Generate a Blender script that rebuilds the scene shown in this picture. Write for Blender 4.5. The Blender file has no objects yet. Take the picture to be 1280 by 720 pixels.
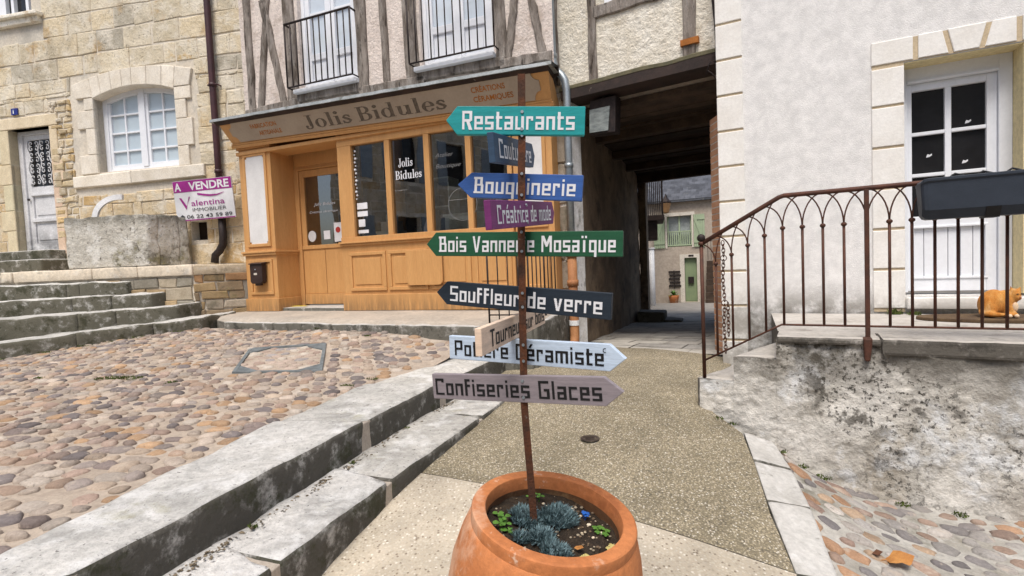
import bpy, bmesh, math, random
import numpy as np
from mathutils import Vector, noise
R = math.radians
rnd = random.Random(11)
col = bpy.context.scene.collection
sc = bpy.context.scene

# ------------------------------------------------------------------ camera, sky, sun, exposure
EYE = 1.4                                   # the lens is the origin while building; everything is lifted by EYE at the end
cam_d = bpy.data.cameras.new('camera'); cam_d.lens = 18.0; cam_d.sensor_width = 36.0
cam_d.clip_start = 0.02; cam_d.clip_end = 600
cam = bpy.data.objects.new('camera', cam_d); col.objects.link(cam); sc.camera = cam
_p = math.atan(30/640)
_f = Vector((0, math.cos(_p), -math.sin(_p))); _r0 = Vector((1, 0, 0)); _u0 = _r0.cross(_f)
_r = (_r0*math.cos(.043) - _u0*math.sin(.043)); _u = _r.cross(_f)
from mathutils import Matrix
cam.matrix_world = Matrix(((_r.x, _u.x, -_f.x, 0), (_r.y, _u.y, -_f.y, 0), (_r.z, _u.z, -_f.z, 0), (0, 0, 0, 1)))

SUN_EL, SUN_AZ = R(62), R(196)              # azimuth clockwise from +Y
world = bpy.data.worlds.new("World"); sc.world = world; world.use_nodes = True
wn = world.node_tree.nodes; bg = wn['Background']
sky = wn.new('ShaderNodeTexSky'); sky.sky_type = 'NISHITA'; sky.sun_disc = False
sky.sun_elevation = SUN_EL; sky.sun_rotation = SUN_AZ; sky.air_density = 1.0; sky.dust_density = 3.5; sky.ozone_density = 0.8
world.node_tree.links.new(sky.outputs[0], bg.inputs[0]); bg.inputs[1].default_value = 0.10
sun_d = bpy.data.lights.new('sun', 'SUN'); sun_d.energy = 2.0; sun_d.angle = R(24); sun_d.color = (1.0, .96, .90)
sun = bpy.data.objects.new('sun', sun_d); col.objects.link(sun)
_sd = Vector((math.sin(SUN_AZ)*math.cos(SUN_EL), math.cos(SUN_AZ)*math.cos(SUN_EL), math.sin(SUN_EL)))
sun.rotation_euler = _sd.to_track_quat('Z', 'Y').to_euler()
sc.view_settings.view_transform = 'Standard'; sc.view_settings.look = 'None'; sc.view_settings.gamma = 1.0
sc.view_settings.exposure = 0.68

# ------------------------------------------------------------------ helpers: objects
def tag(o, label=None, cat=None, group=None, kind=None):
    if label: o['label'] = label
    if cat: o['category'] = cat
    if group: o['group'] = group
    if kind: o['kind'] = kind
    return o
def thing(name, loc, label, cat, group=None):
    o = bpy.data.objects.new(name, None); col.objects.link(o); o.location = loc; o.empty_display_size = .1
    return tag(o, label, cat, group)
def wloc(o):
    v = Vector((0, 0, 0))
    while o is not None: v += o.location; o = o.parent
    return v
class MB:
    def __init__(s): s.v = []; s.f = []; s.c = []; s.m = []; s.cur = (1, 1, 1); s.mi = 0
    def poly(s, pts, c=None):
        i = len(s.v); s.v += [tuple(p) for p in pts]; s.f.append(tuple(range(i, i+len(pts)))); s.c.append(c or s.cur); s.m.append(s.mi)
    def faces(s, vs, fs, c=None):
        i = len(s.v); s.v += [tuple(p) for p in vs]
        for f in fs: s.f.append(tuple(i+k for k in f)); s.c.append(c or s.cur); s.m.append(s.mi)
    def hexa(s, p, c=None):          # p: bottom 4 (ccw seen from above) then top 4
        s.faces(p, [(3, 2, 1, 0), (4, 5, 6, 7), (0, 1, 5, 4), (1, 2, 6, 5), (2, 3, 7, 6), (3, 0, 4, 7)], c)
    def box(s, x0, x1, y0, y1, z0, z1, c=None):
        s.hexa([(x0, y0, z0), (x1, y0, z0), (x1, y1, z0), (x0, y1, z0), (x0, y0, z1), (x1, y0, z1), (x1, y1, z1), (x0, y1, z1)], c)
    def fbox(s, fr, s0, s1, z0, z1, o0, o1, c=None):     # o1 outward (towards the street)
        P = fr.p
        s.hexa([P(s0, z0, o1), P(s1, z0, o1), P(s1, z0, o0), P(s0, z0, o0), P(s0, z1, o1), P(s1, z1, o1), P(s1, z1, o0), P(s0, z1, o0)], c)
    def prism(s, fr, pts, o0, o1, c=None):               # pts (s,z) counter-clockwise seen from the street
        n = len(pts)
        fv = [fr.p(a, b, o1) for a, b in pts]; bv = [fr.p(a, b, o0) for a, b in pts]
        s.faces(fv+bv, [tuple(range(n)), tuple(range(2*n-1, n-1, -1))] + [(i, n+i, n+(i+1) % n, (i+1) % n) for i in range(n)], c)
    def slab(s, pts, z0, z1, c=None):                    # plan polygon ccw, z per point allowed for z1
        n = len(pts); z1 = z1 if hasattr(z1, '__len__') else [z1]*n; z0 = z0 if hasattr(z0, '__len__') else [z0]*n
        s.faces([(x, y, z) for (x, y), z in zip(pts, z1)]+[(x, y, z) for (x, y), z in zip(pts, z0)],
                [tuple(range(n)), tuple(range(2*n-1, n-1, -1))] + [(i, n+i, n+(i+1) % n, (i+1) % n) for i in range(n)], c)
    def tube(s, pts, r, n=8, c=None, cap=True, close=False):
        pts = [Vector(p) for p in pts]; rs = r if hasattr(r, '__len__') else [r]*len(pts)
        vs = []; m = len(pts); up = None
        for i, p in enumerate(pts):
            a = pts[(i-1) % m] if (close or i > 0) else p; b = pts[(i+1) % m] if (close or i < m-1) else p
            t = (b-a).normalized()
            if up is None:
                up = Vector((0, 0, 1)) if abs(t.z) < .9 else Vector((1, 0, 0))
            x = t.cross(up)
            if x.length < 1e-4: x = t.cross(Vector((0, 1, 0)))
            x.normalize(); y = x.cross(t).normalized(); up = y
            for k in range(n):
                an = 2*math.pi*k/n; vs.append(p+x*rs[i]*math.cos(an)+y*rs[i]*math.sin(an))
        fs = []
        for i in range(m if close else m-1):
            j = (i+1) % m
            for k in range(n): fs.append((i*n+k, i*n+(k+1) % n, j*n+(k+1) % n, j*n+k))
        if cap and not close: fs += [tuple(range(n-1, -1, -1)), tuple((m-1)*n+k for k in range(n))]
        s.faces(vs, fs, c)
    def ball(s, p, r, nu=12, nv=8, c=None, sq=(1, 1, 1)):
        vs = []; fs = []
        for j in range(nv+1):
            th = math.pi*j/nv
            for i in range(nu):
                a = 2*math.pi*i/nu
                vs.append((p[0]+r*sq[0]*math.sin(th)*math.cos(a), p[1]+r*sq[1]*math.sin(th)*math.sin(a), p[2]+r*sq[2]*math.cos(th)))
        for j in range(nv):
            for i in range(nu): fs.append((j*nu+i, (j+1)*nu+i, (j+1)*nu+(i+1) % nu, j*nu+(i+1) % nu))
        s.faces(vs, fs, c)
    def build(s, name, mats, parent=None, smooth=False, bevel=0, label=None, weld=False):
        me = bpy.data.meshes.new(name); off = wloc(parent) if parent else Vector((0, 0, 0))
        me.from_pydata([tuple(Vector(v)-off) for v in s.v], [], s.f)
        mats = mats if isinstance(mats, (list, tuple)) else [mats]
        for m in mats: me.materials.append(m)
        at = me.color_attributes.new('Col', 'FLOAT_COLOR', 'CORNER')
        arr = np.ones((len(me.loops), 4), np.float32); k = 0
        for f, c in zip(s.f, s.c): arr[k:k+len(f), :3] = c; k += len(f)
        at.data.foreach_set('color', arr.ravel())
        me.polygons.foreach_set('material_index', np.array(s.m, np.int32))
        if smooth: me.polygons.foreach_set('use_smooth', np.ones(len(s.f), bool))
        if weld:
            b = bmesh.new(); b.from_mesh(me); bmesh.ops.remove_doubles(b, verts=b.verts, dist=1e-4); b.to_mesh(me); b.free()
        me.validate(); me.update()
        o = bpy.data.objects.new(name, me); col.objects.link(o)
        if parent: o.parent = parent
        if bevel:
            md = o.modifiers.new('b', 'BEVEL'); md.width = bevel; md.segments = 2; md.limit_method = 'ANGLE'; md.angle_limit = R(40)
        if label: o['label'] = label
        return o
class Fr:                                    # a vertical facade: s along it to the right, z up, o outwards to the street
    def __init__(s, A, B):
        s.A = Vector(A); d = Vector(B)-s.A; s.L = d.length; s.d = d/s.L; s.n = Vector((s.d.y, -s.d.x))
    def p(s, a, z, o=0.):
        q = s.A+s.d*a+s.n*o; return Vector((q.x, q.y, z))
SH = Fr((-4.05, 7.84), (.46, 6.04))          # shop and timber framed house
LF = Fr((-9.2, 9.15), (-4.55, 8.2))          # stone house on the left
PF = Fr((.6, 6.26), (2.2, 5.19))             # house over the passage
RF = Fr((2.06, 5.0), (4.01, 4.0))            # rendered house on the right
WF = Fr((1.354, 3.66), (2.82, 2.82))         # landing wall with the railing
FF = Fr((6, 24), (11., 21.8))                # house at the far end
def lerp(a, b, t): return a+(b-a)*t
def nz(p, sc_=1., seed=0): return noise.noise(Vector((p[0]*sc_+seed*7.3, p[1]*sc_-seed*3.1, p[2]*sc_+seed*1.7)))
class TPS:
    def __init__(s, pts):
        P = np.array(pts, float); s.P = P[:, :2]; n = len(P)
        A = np.zeros((n+3, n+3)); A[:n, :n] = s.k(s.P) + np.eye(n)*.01; A[:n, n] = 1; A[:n, n+1:] = s.P; A[n:, :n] = A[:n, n:].T
        s.w = np.linalg.solve(A, np.r_[P[:, 2], 0, 0, 0])
    def k(s, Q):
        d = np.linalg.norm(Q[:, None]-s.P[None], axis=2); return np.where(d > 0, d*d*np.log(d+1e-12), 0)
    def __call__(s, x, y):
        K = s.k(np.array([[x, y]]))[0]; return float(K@s.w[:-3]+s.w[-3]+s.w[-2]*x+s.w[-1]*y)
def inside(x, y, poly):
    r = False; n = len(poly)
    for i in range(n):
        x0, y0 = poly[i][:2]; x1, y1 = poly[(i+1) % n][:2]
        if (y0 > y) != (y1 > y) and x < (x1-x0)*(y-y0)/(y1-y0)+x0: r = not r
    return r
def lin(h):
    h = h.lstrip('#'); v = [int(h[i:i+2], 16)/255 for i in (0, 2, 4)]
    return tuple(a/12.92 if a <= .04045 else ((a+.055)/1.055)**2.4 for a in v)

# ------------------------------------------------------------------ helpers: materials
def mat(name, c1, c2=None, scale=4, rough=.85, bump=.15, bscale=60, attr=False, dirt=(), stretch=(1, 1, 1), metal=0, spec=.3, vary=.35, bdist=.01, side=None, pits=None, lowdirt=None, highdirt=None):
    m = bpy.data.materials.new(name); m.use_nodes = True; nt = m.node_tree; N = nt.nodes; L = nt.links
    b = N['Principled BSDF']; b.inputs['Roughness'].default_value = rough; b.inputs['Metallic'].default_value = metal
    b.inputs['Specular IOR Level'].default_value = spec
    tc = N.new('ShaderNodeTexCoord'); mp = N.new('ShaderNodeMapping'); mp.inputs['Scale'].default_value = stretch
    L.new(tc.outputs['Object'], mp.inputs[0]); vec = mp.outputs[0]
    def noise_(s, d=6, r=.6, v=vec, dist=0):
        n = N.new('ShaderNodeTexNoise'); n.inputs['Scale'].default_value = s; n.inputs['Detail'].default_value = d
        n.inputs['Roughness'].default_value = r; n.inputs['Distortion'].default_value = dist; L.new(v, n.inputs['Vector']); return n.outputs['Fac']
    def rng(x, a, b_, lo=0., hi=1.):
        n = N.new('ShaderNodeMapRange'); n.interpolation_type = 'SMOOTHSTEP'; n.inputs[1].default_value = a; n.inputs[2].default_value = b_
        n.inputs[3].default_value = lo; n.inputs[4].default_value = hi; L.new(x, n.inputs[0]); return n.outputs[0]
    def mixc(f, a, b_, mode='MIX'):
        n = N.new('ShaderNodeMix'); n.data_type = 'RGBA'; n.blend_type = mode
        if isinstance(f, (int, float)): n.inputs[0].default_value = f
        else: L.new(f, n.inputs[0])
        for k, q in ((6, a), (7, b_)):
            if isinstance(q, tuple): n.inputs[k].default_value = (*q[:3], 1)
            else: L.new(q, n.inputs[k])
        return n.outputs[2]
    def mul(a, b_):
        n = N.new('ShaderNodeMath'); n.operation = 'MULTIPLY'; L.new(a, n.inputs[0])
        if isinstance(b_, (int, float)): n.inputs[1].default_value = b_
        else: L.new(b_, n.inputs[1])
        return n.outputs[0]
    if c2 is None: c2 = tuple(x*.72 for x in c1)
    c = mixc(rng(noise_(scale), .3, .7), c1, c2)
    fine = noise_(scale*9, 4, .7)
    c = mixc(vary, c, mixc(rng(fine, .25, .75), tuple(.55*x for x in (1, 1, 1)), (1.35, 1.35, 1.35)), 'MULTIPLY')
    if attr:
        a = N.new('ShaderNodeAttribute'); a.attribute_name = 'Col'; c = mixc(1.0, c, a.outputs['Color'], 'MULTIPLY')
    for (dc, ds, lo, hi, amt, *mk) in dirt:
        f = mul(rng(noise_(ds, 8, .68), lo, hi), amt)
        if mk:
            mp2 = N.new('ShaderNodeMapping'); mp2.inputs['Location'].default_value = (3.1, 7.7, 1.3); mp2.inputs['Scale'].default_value = (1, 1, mk[1]); L.new(tc.outputs['Object'], mp2.inputs[0])
            f = mul(f, rng(noise_(mk[0], 4, .55, mp2.outputs[0]), mk[2], mk[3]))
        c = mixc(f, c, dc)
    if side:                                 # darker tint and patches on upright faces: (colour, amount)
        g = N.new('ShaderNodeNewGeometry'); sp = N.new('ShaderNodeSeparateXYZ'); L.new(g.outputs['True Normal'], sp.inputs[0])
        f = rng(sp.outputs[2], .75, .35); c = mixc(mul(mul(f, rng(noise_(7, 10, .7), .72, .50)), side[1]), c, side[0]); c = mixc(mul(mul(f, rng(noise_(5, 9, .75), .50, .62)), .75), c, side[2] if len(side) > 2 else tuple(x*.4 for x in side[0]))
    if highdirt:                             # weather staining under the top edge of a wall: (colour, z0, z1, amount)
        sp = N.new('ShaderNodeSeparateXYZ'); L.new(tc.outputs['Object'], sp.inputs[0])
        f = rng(sp.outputs[2], highdirt[1], highdirt[2]); f = mul(f, rng(noise_(3.2, 9, .7), .34, .52)); c = mixc(mul(f, highdirt[3]), c, highdirt[0])
    if lowdirt:                              # grime splashed along the foot of a wall: (colour, z0, z1, amount)
        sp = N.new('ShaderNodeSeparateXYZ'); L.new(tc.outputs['Object'], sp.inputs[0])
        f = rng(sp.outputs[2], lowdirt[2], lowdirt[1]); f = mul(f, rng(noise_(5, 8, .7), .3, .6)); c = mixc(mul(f, lowdirt[3]), c, lowdirt[0])
    h = noise_(bscale, 5, .65)
    if pits:
        v = N.new('ShaderNodeTexVoronoi'); v.inputs['Scale'].default_value = pits[0]; L.new(vec, v.inputs['Vector'])
        pf = rng(v.outputs['Distance'], pits[1], pits[1]*.4); pf = mul(pf, rng(noise_(pits[0]*.2), .48, .6))
        c = mixc(mul(pf, pits[3]), c, pits[2])
    L.new(c, b.inputs['Base Color'])
    if bump:
        bp = N.new('ShaderNodeBump'); bp.inputs['Strength'].default_value = bump; bp.inputs['Distance'].default_value = bdist
        L.new(h, bp.inputs['Height']); L.new(bp.outputs[0], b.inputs['Normal'])
    return m
def aggregate(name, stops, scale, paste, bump=.6):
    m = bpy.data.materials.new(name); m.use_nodes = True; nt = m.node_tree; N = nt.nodes; L = nt.links; b = N['Principled BSDF']
    b.inputs['Roughness'].default_value = .85; b.inputs['Specular IOR Level'].default_value = .25
    tc = N.new('ShaderNodeTexCoord'); v = N.new('ShaderNodeTexVoronoi'); v.inputs['Scale'].default_value = scale; L.new(tc.outputs['Object'], v.inputs['Vector'])
    wn_ = N.new('ShaderNodeTexWhiteNoise'); L.new(v.outputs['Position'], wn_.inputs['Vector'])
    cr = N.new('ShaderNodeValToRGB'); cr.color_ramp.interpolation = 'CONSTANT'
    els = cr.color_ramp.elements
    for i, (p, c) in enumerate(stops):
        e = els[i] if i < 2 else els.new(p)
        e.position = p; e.color = (*c, 1)
    L.new(wn_.outputs['Value'], cr.inputs[0])
    mr = N.new('ShaderNodeMapRange'); mr.inputs[1].default_value = .35; mr.inputs[2].default_value = .62; L.new(v.outputs['Distance'], mr.inputs[0])
    mx = N.new('ShaderNodeMix'); mx.data_type = 'RGBA'; L.new(mr.outputs[0], mx.inputs[0]); L.new(cr.outputs[0], mx.inputs[6]); mx.inputs[7].default_value = (*paste, 1)
    n1 = N.new('ShaderNodeTexNoise'); n1.inputs['Scale'].default_value = 1.6; n1.inputs['Detail'].default_value = 8; n1.inputs['Roughness'].default_value = .65; L.new(tc.outputs['Object'], n1.inputs['Vector'])
    r2 = N.new('ShaderNodeValToRGB'); r2.color_ramp.elements[0].position = .3; r2.color_ramp.elements[1].position = .7
    r2.color_ramp.elements[0].color = (.62, .6, .55, 1); r2.color_ramp.elements[1].color = (1.12, 1.08, 1.0, 1); L.new(n1.outputs['Fac'], r2.inputs[0])
    m2 = N.new('ShaderNodeMix'); m2.data_type = 'RGBA'; m2.blend_type = 'MULTIPLY'; m2.inputs[0].default_value = 1; L.new(mx.outputs[2], m2.inputs[6]); L.new(r2.outputs[0], m2.inputs[7])
    L.new(m2.outputs[2], b.inputs['Base Color'])
    bp = N.new('ShaderNodeBump'); bp.inputs['Strength'].default_value = bump; bp.inputs['Distance'].default_value = .006; bp.invert = True
    L.new(v.outputs['Distance'], bp.inputs['Height']); L.new(bp.outputs[0], b.inputs['Normal'])
    return m
def glass_mat(name, tint=(1, 1, 1), refl=.12):
    m = bpy.data.materials.new(name); m.use_nodes = True; nt = m.node_tree; N = nt.nodes; L = nt.links; N.remove(N['Principled BSDF'])
    t = N.new('ShaderNodeBsdfTransparent'); t.inputs[0].default_value = (*tint, 1); g = N.new('ShaderNodeBsdfGlossy'); g.inputs['Roughness'].default_value = .015
    fr = N.new('ShaderNodeFresnel'); fr.inputs[0].default_value = 1.55
    ad = N.new('ShaderNodeMath'); ad.operation = 'ADD'; ad.inputs[1].default_value = refl; L.new(fr.outputs[0], ad.inputs[0])
    nn = N.new('ShaderNodeTexNoise'); nn.inputs['Scale'].default_value = 1.3; bp = N.new('ShaderNodeBump'); bp.inputs['Strength'].default_value = .05; bp.inputs['Distance'].default_value = .02
    L.new(nn.outputs['Fac'], bp.inputs['Height']); L.new(bp.outputs[0], g.inputs['Normal'])
    mx = N.new('ShaderNodeMixShader'); L.new(ad.outputs[0], mx.inputs[0]); L.new(t.outputs[0], mx.inputs[1]); L.new(g.outputs[0], mx.inputs[2]); L.new(mx.outputs[0], N['Material Output'].inputs[0])
    return m
def planks(name, c1, c2, width, axis_vec, rough=.85):
    m = mat(name, c1, c2, scale=3, rough=rough, bump=.3, bscale=25, stretch=(1, 1, 1)); return m

DARK = (.03, .027, .022); MOSS = (.075, .085, .025)
M = {}
M['ashlar'] = mat('ashlar stone', (1, .955, .85), (.84, .78, .65), 7, .92, .9, 22, attr=True, bdist=.02, dirt=(((.46, .30, .13), 2.4, .55, .68, .7), ((.34, .30, .23), 1.3, .48, .66, .55), ((.17, .14, .10), 9, .6, .68, .75, .9, 1, .42, .6), ((.72, .66, .55), 3.2, .47, .62, .75), ((.5, .33, .13), 4, .56, .66, .7, .7, 1, .5, .64)), pits=(26, .35, (.17, .13, .08), .7))
M['mortar'] = mat('lime mortar', (.70, .64, .54), (.60, .53, .43), 3, .95, .6, 30, dirt=(((.34, .33, .30), 1.1, .48, .68, .5), ((.42, .31, .18), 2.5, .6, .72, .5),))
M['dressed'] = mat('dressed pale stone', (.80, .74, .64), (.68, .61, .50), 5, .9, .3, 40, attr=True, dirt=(((.4, .33, .24), 6, .6, .74, .4),))
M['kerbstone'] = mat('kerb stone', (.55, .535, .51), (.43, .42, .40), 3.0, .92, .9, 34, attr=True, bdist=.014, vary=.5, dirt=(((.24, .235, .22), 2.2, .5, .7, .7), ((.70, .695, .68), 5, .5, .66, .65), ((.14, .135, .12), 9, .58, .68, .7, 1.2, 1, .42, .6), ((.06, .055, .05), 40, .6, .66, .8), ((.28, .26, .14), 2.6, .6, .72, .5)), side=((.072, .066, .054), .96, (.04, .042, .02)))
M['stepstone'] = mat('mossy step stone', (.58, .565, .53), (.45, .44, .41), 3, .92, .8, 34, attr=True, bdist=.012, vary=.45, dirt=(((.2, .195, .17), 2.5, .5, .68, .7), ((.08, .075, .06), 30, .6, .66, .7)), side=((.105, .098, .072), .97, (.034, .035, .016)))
M['coping'] = mat('pale coping stone', (.58, .54, .47), (.46, .42, .36), 3, .92, .6, 34, attr=True, vary=.4, dirt=(((.12, .11, .085), 2.6, .54, .66, .8), ((.68, .65, .59), 5, .54, .66, .5)))
M['cement'] = mat('cement joint', (.46, .40, .33), (.36, .31, .26), 8, .95, .4, 60)
M['trough'] = mat('trough stone', (.62, .59, .52), (.48, .45, .39), 4, .95, 1.0, 22, bdist=.03, dirt=(((.10, .09, .065), 2.4, .52, .66, .7), ((.72, .70, .65), 6, .48, .62, .8), ((.22, .20, .07), 2.0, .57, .68, .6), ((.07, .06, .045), 18, .57, .65, .8)), highdirt=((.07, .065, .045), .55, .82, .9))
M['rubble'] = mat('rubble stone', (1, 1, 1), (.72, .7, .66), 5, .95, .6, 30, attr=True, dirt=(((.1, .09, .06), 3, .55, .7, .7), ((.16, .17, .05), 2, .58, .7, .45)))
M['pave_concrete'] = mat('pavement concrete', (.46, .40, .33), (.36, .32, .27), 2.5, .9, .3, 70, dirt=(((.2, .18, .15), 4, .58, .72, .5),), side=((.2, .19, .16), .7))
M['cobble'] = mat('cobble stone', (1, 1, 1), (.80, .79, .78), 9, .8, .4, 60, attr=True, spec=.3, vary=.45, dirt=(((.44, .37, .30), 12, .55, .66, .6), ((.05, .045, .04), 30, .6, .67, .6), ((.47, .41, .35), 1.1, .52, .7, .25)))
M['cobble_mortar'] = mat('cobble mortar', (.46, .385, .31), (.36, .295, .235), 4, .95, .8, 40, bdist=.015, dirt=(((.2, .17, .12), 7, .62, .72, .5), ((.62, .57, .5), 3, .56, .68, .5)))
M['gut_mortar'] = mat('gutter mortar', (.46, .44, .40), (.30, .28, .24), 4, .95, .8, 40, bdist=.015, dirt=(((.12, .115, .08), 2.4, .55, .68, .75), ((.56, .54, .5), 5, .56, .66, .6)))
M['agg'] = aggregate('washed aggregate', [(0, (.36, .315, .225)), (.3, (.46, .41, .315)), (.52, (.27, .235, .165)), (.70, (.14, .125, .10)), (.84, (.52, .48, .41)), (.94, (.70, .67, .61))], 105, (.22, .195, .145))
M['agg_pale'] = aggregate('pale washed aggregate', [(0, (.50, .46, .40)), (.4, (.57, .53, .46)), (.68, (.42, .38, .32)), (.86, (.26, .22, .18)), (.93, (.74, .71, .66))], 85, (.50, .45, .38), .4)
M['white_strip'] = mat('pale kerb strip', (.52, .505, .475), (.42, .405, .375), 4, .92, .6, 40, dirt=(((.25, .235, .2), 3, .56, .7, .65), ((.14, .13, .1), 12, .61, .68, .7), ((.72, .71, .69), 6, .55, .66, .5)), side=((.1, .095, .075), .9))
M['soil'] = mat('potting soil', (.028, .02, .014), (.05, .035, .022), 30, .95, 1., 70, bdist=.015)
M['terracotta'] = mat('terracotta', (.52, .195, .07), (.42, .145, .05), 5, .75, .3, 60, dirt=(((.62, .38, .25), 3.4, .50, .62, .7), ((.27, .085, .03), 4.6, .56, .66, .65), ((.72, .58, .46), 15, .60, .68, .6, 2.2, 1, .45, .6)))
M['pot_inside'] = mat('soil stained terracotta', (.13, .062, .028), (.08, .04, .02), 7, .85, .3, 60, dirt=(((.26, .16, .08), 6, .58, .7, .6),))
M['rust'] = mat('rusty iron', (.14, .05, .022), (.06, .032, .022), 22, .8, .5, 120, metal=.2, dirt=(((.3, .28, .26), 40, .64, .7, .5),))
M['rail_rust'] = mat('rail iron', (.115, .047, .03), (.07, .035, .026), 14, .65, .2, 100, metal=.3)
M['dark_iron'] = mat('dark iron', (.025, .02, .02), (.045, .033, .03), 20, .6, .2, 80, metal=.4)
M['orange'] = mat('ochre paint', (.60, .325, .125), (.545, .285, .105), 3, .5, .12, 60, vary=.22, stretch=(5, 5, .5), bdist=.004, dirt=(((.42, .2, .07), 8, .62, .74, .35), ((.68, .42, .2), 5, .6, .72, .35)), lowdirt=((.17, .11, .06), -.01, .30, .65))
M['taupe'] = mat('taupe paint', (.42, .345, .265), (.37, .30, .23), 3, .6, .05, 80, vary=.12)
M['grey_letter'] = mat('grey letters', (.10, .08, .06), (.17, .135, .105), 30, .7, .05)
M['orange_letter'] = mat('ochre letters', (.46, .16, .03), None, 4, .7, 0)
M['white_panel'] = mat('white sign panel', (.74, .73, .72), (.66, .65, .64), 5, .6, 0, vary=.1)
M['lead'] = mat('lead flashing', (.36, .38, .39), (.24, .26, .26), 5, .6, .25, 40, metal=.2, dirt=(((.09, .09, .07), 6, .55, .66, .6),))
M['timber'] = mat('weathered timber', (.33, .29, .255), (.11, .088, .07), 5, .95, .9, 26, stretch=(2.2, 2.2, .5), bdist=.02, dirt=(((.36, .33, .30), 6, .5, .66, .65), ((.025, .018, .014), 9, .56, .66, .8)))
M['beam'] = mat('dark painted beam', (.055, .036, .03), (.03, .022, .02), 5, .8, .3, 40, dirt=(((.22, .18, .15), 11, .66, .7, .7),))
M['pink_plaster'] = mat('pinkish infill plaster', (.76, .675, .61), (.66, .575, .52), 3, .95, .9, 34, bdist=.02, vary=.4, dirt=(((.40, .31, .24), 3, .54, .7, .55), ((.2, .15, .11), 9, .62, .7, .6)))
M['cream_plaster'] = mat('cream infill plaster', (.80, .755, .66), (.68, .62, .51), 4, .95, 1., 16, bdist=.035, dirt=(((.42, .34, .22), 3, .55, .7, .55), ((.22, .17, .11), 8, .66, .74, .6)))
M['white_paint'] = mat('white paint', (.79, .81, .85), (.74, .76, .8), 3, .5, .04, 80, vary=.08)
M['door_grey'] = mat('old grey white paint', (.70, .70, .71), (.58, .58, .59), 4, .6, .1, 60, dirt=(((.26, .25, .24), 5, .62, .72, .5),), lowdirt=((.12, .12, .12), .38, .95, .85))
M['curtain_pane'] = mat('curtained pane', (.50, .58, .63), (.44, .52, .58), 2, .08, 0, vary=.05, spec=.6)
M['sky_pane'] = mat('upper pane', (.62, .68, .74), (.5, .56, .62), 1.2, .06, 0, vary=.05, spec=.8)  # opaque pane, pale sky reflection painted into its base colour
M['black_pane'] = mat('dark pane', (.012, .012, .013), (.02, .02, .022), 3, .12, 0, vary=.1, spec=.4)
M['glass'] = glass_mat('shop glass', (.88, .9, .9), .26)
M['interior'] = mat('shop interior', (.17, .155, .14), (.11, .10, .09), 2, .9, 0)
M['render'] = mat('warm white render', (.79, .775, .755), (.76, .745, .725), 1.2, .95, .9, 110, bdist=.007, vary=.28, dirt=(((.68, .66, .63), .7, .52, .75, .4), ((.55, .52, .47), 2.5, .64, .76, .3)), lowdirt=((.13, .115, .09), -.05, .34, .85))
M['quoin'] = mat('pale quoin stone', (.83, .81, .77), (.75, .72, .67), 5, .9, .25, 50, vary=.15, lowdirt=((.16, .14, .11), -.05, .25, .6))
M['quoin_joint'] = mat('quoin joint', (.58, .47, .32), (.5, .4, .27), 8, .95, .2)
M['reveal'] = mat('yellow limewash', (.76, .65, .38), (.68, .57, .33), 3, .9, .1)
M['lime_wall'] = mat('old lime render', (.60, .575, .53), (.50, .47, .415), 2.0, .95, .8, 22, bdist=.025, vary=.45, highdirt=((.085, .076, .06), .40, .80, .9), dirt=(((.52, .42, .29), 1.2, .52, .7, .7, 2.2, .25, .45, .6), ((.22, .20, .165), 1.6, .45, .64, .75, 1.4, .3, .38, .58), ((.70, .72, .74), 2.6, .50, .64, .7), ((.07, .063, .052), 6, .54, .61, .85, .75, 1, .46, .60), ((.035, .032, .028), 34, .54, .60, .9, .75, 1, .44, .58), ((.06, .055, .048), 24, .63, .68, .7)))
M['land_stone'] = mat('landing stone', (.50, .47, .43), (.40, .37, .33), 3, .92, .5, 45, dirt=(((.2, .18, .15), 4, .56, .7, .6),), side=((.11, .10, .085), 1.0))
M['doormat'] = mat('brown mat', (.13, .085, .045), (.08, .05, .03), 12, .95, .6, 80)
M['planter'] = mat('slate blue plastic', (.034, .043, .06), (.028, .036, .05), 8, .55, .1, 150, vary=.1)
M['planter_dark'] = mat('dark plastic', (.02, .02, .022), None, 8, .6, 0)
M['zinc'] = mat('zinc pipe', (.36, .40, .43), (.28, .32, .35), 6, .45, .1, 60, metal=.6)
M['brown_pipe'] = mat('brown pipe', (.075, .03, .035), (.05, .025, .028), 6, .5, .1)
M['clay_pipe'] = mat('clay coloured pipe', (.42, .2, .085), (.33, .14, .06), 7, .7, .2, dirt=(((.15, .07, .04), 8, .6, .7, .5),))
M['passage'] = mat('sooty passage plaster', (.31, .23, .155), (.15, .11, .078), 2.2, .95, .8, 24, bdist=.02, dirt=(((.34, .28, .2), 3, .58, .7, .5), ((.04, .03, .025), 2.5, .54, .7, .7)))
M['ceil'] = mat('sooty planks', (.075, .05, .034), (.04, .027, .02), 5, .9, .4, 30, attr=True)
M['brick'] = mat('orange brick', (.60, .33, .20), (.50, .26, .15), 9, .9, .4, 50, attr=True)
M['far_wall'] = mat('far beige render', (.44, .375, .31), (.37, .31, .255), 1.2, .95, .3, 20, dirt=(((.22, .18, .14), 1.1, .55, .72, .5),))
M['slate'] = mat('slates', (.095, .1, .115), (.06, .064, .075), 3, .7, .3, 12, attr=True, dirt=(((.2, .2, .18), 2.2, .62, .7, .6),))
M['sage'] = mat('sage green paint', (.36, .44, .29), (.32, .39, .26), 3, .6, .05, vary=.1)
M['sage_dark'] = mat('green door paint', (.24, .30, .17), (.2, .26, .15), 3, .6, .05, vary=.1)
M['far_stone'] = mat('far pale stone', (.66, .61, .53), (.55, .5, .43), 2, .9, .1)
M['purple'] = mat('magenta print', (.36, .03, .26), None, 3, .5, 0, vary=.05)
M['sign_white'] = mat('white board', (.80, .80, .82), None, 3, .5, 0, vary=.04)
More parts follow.
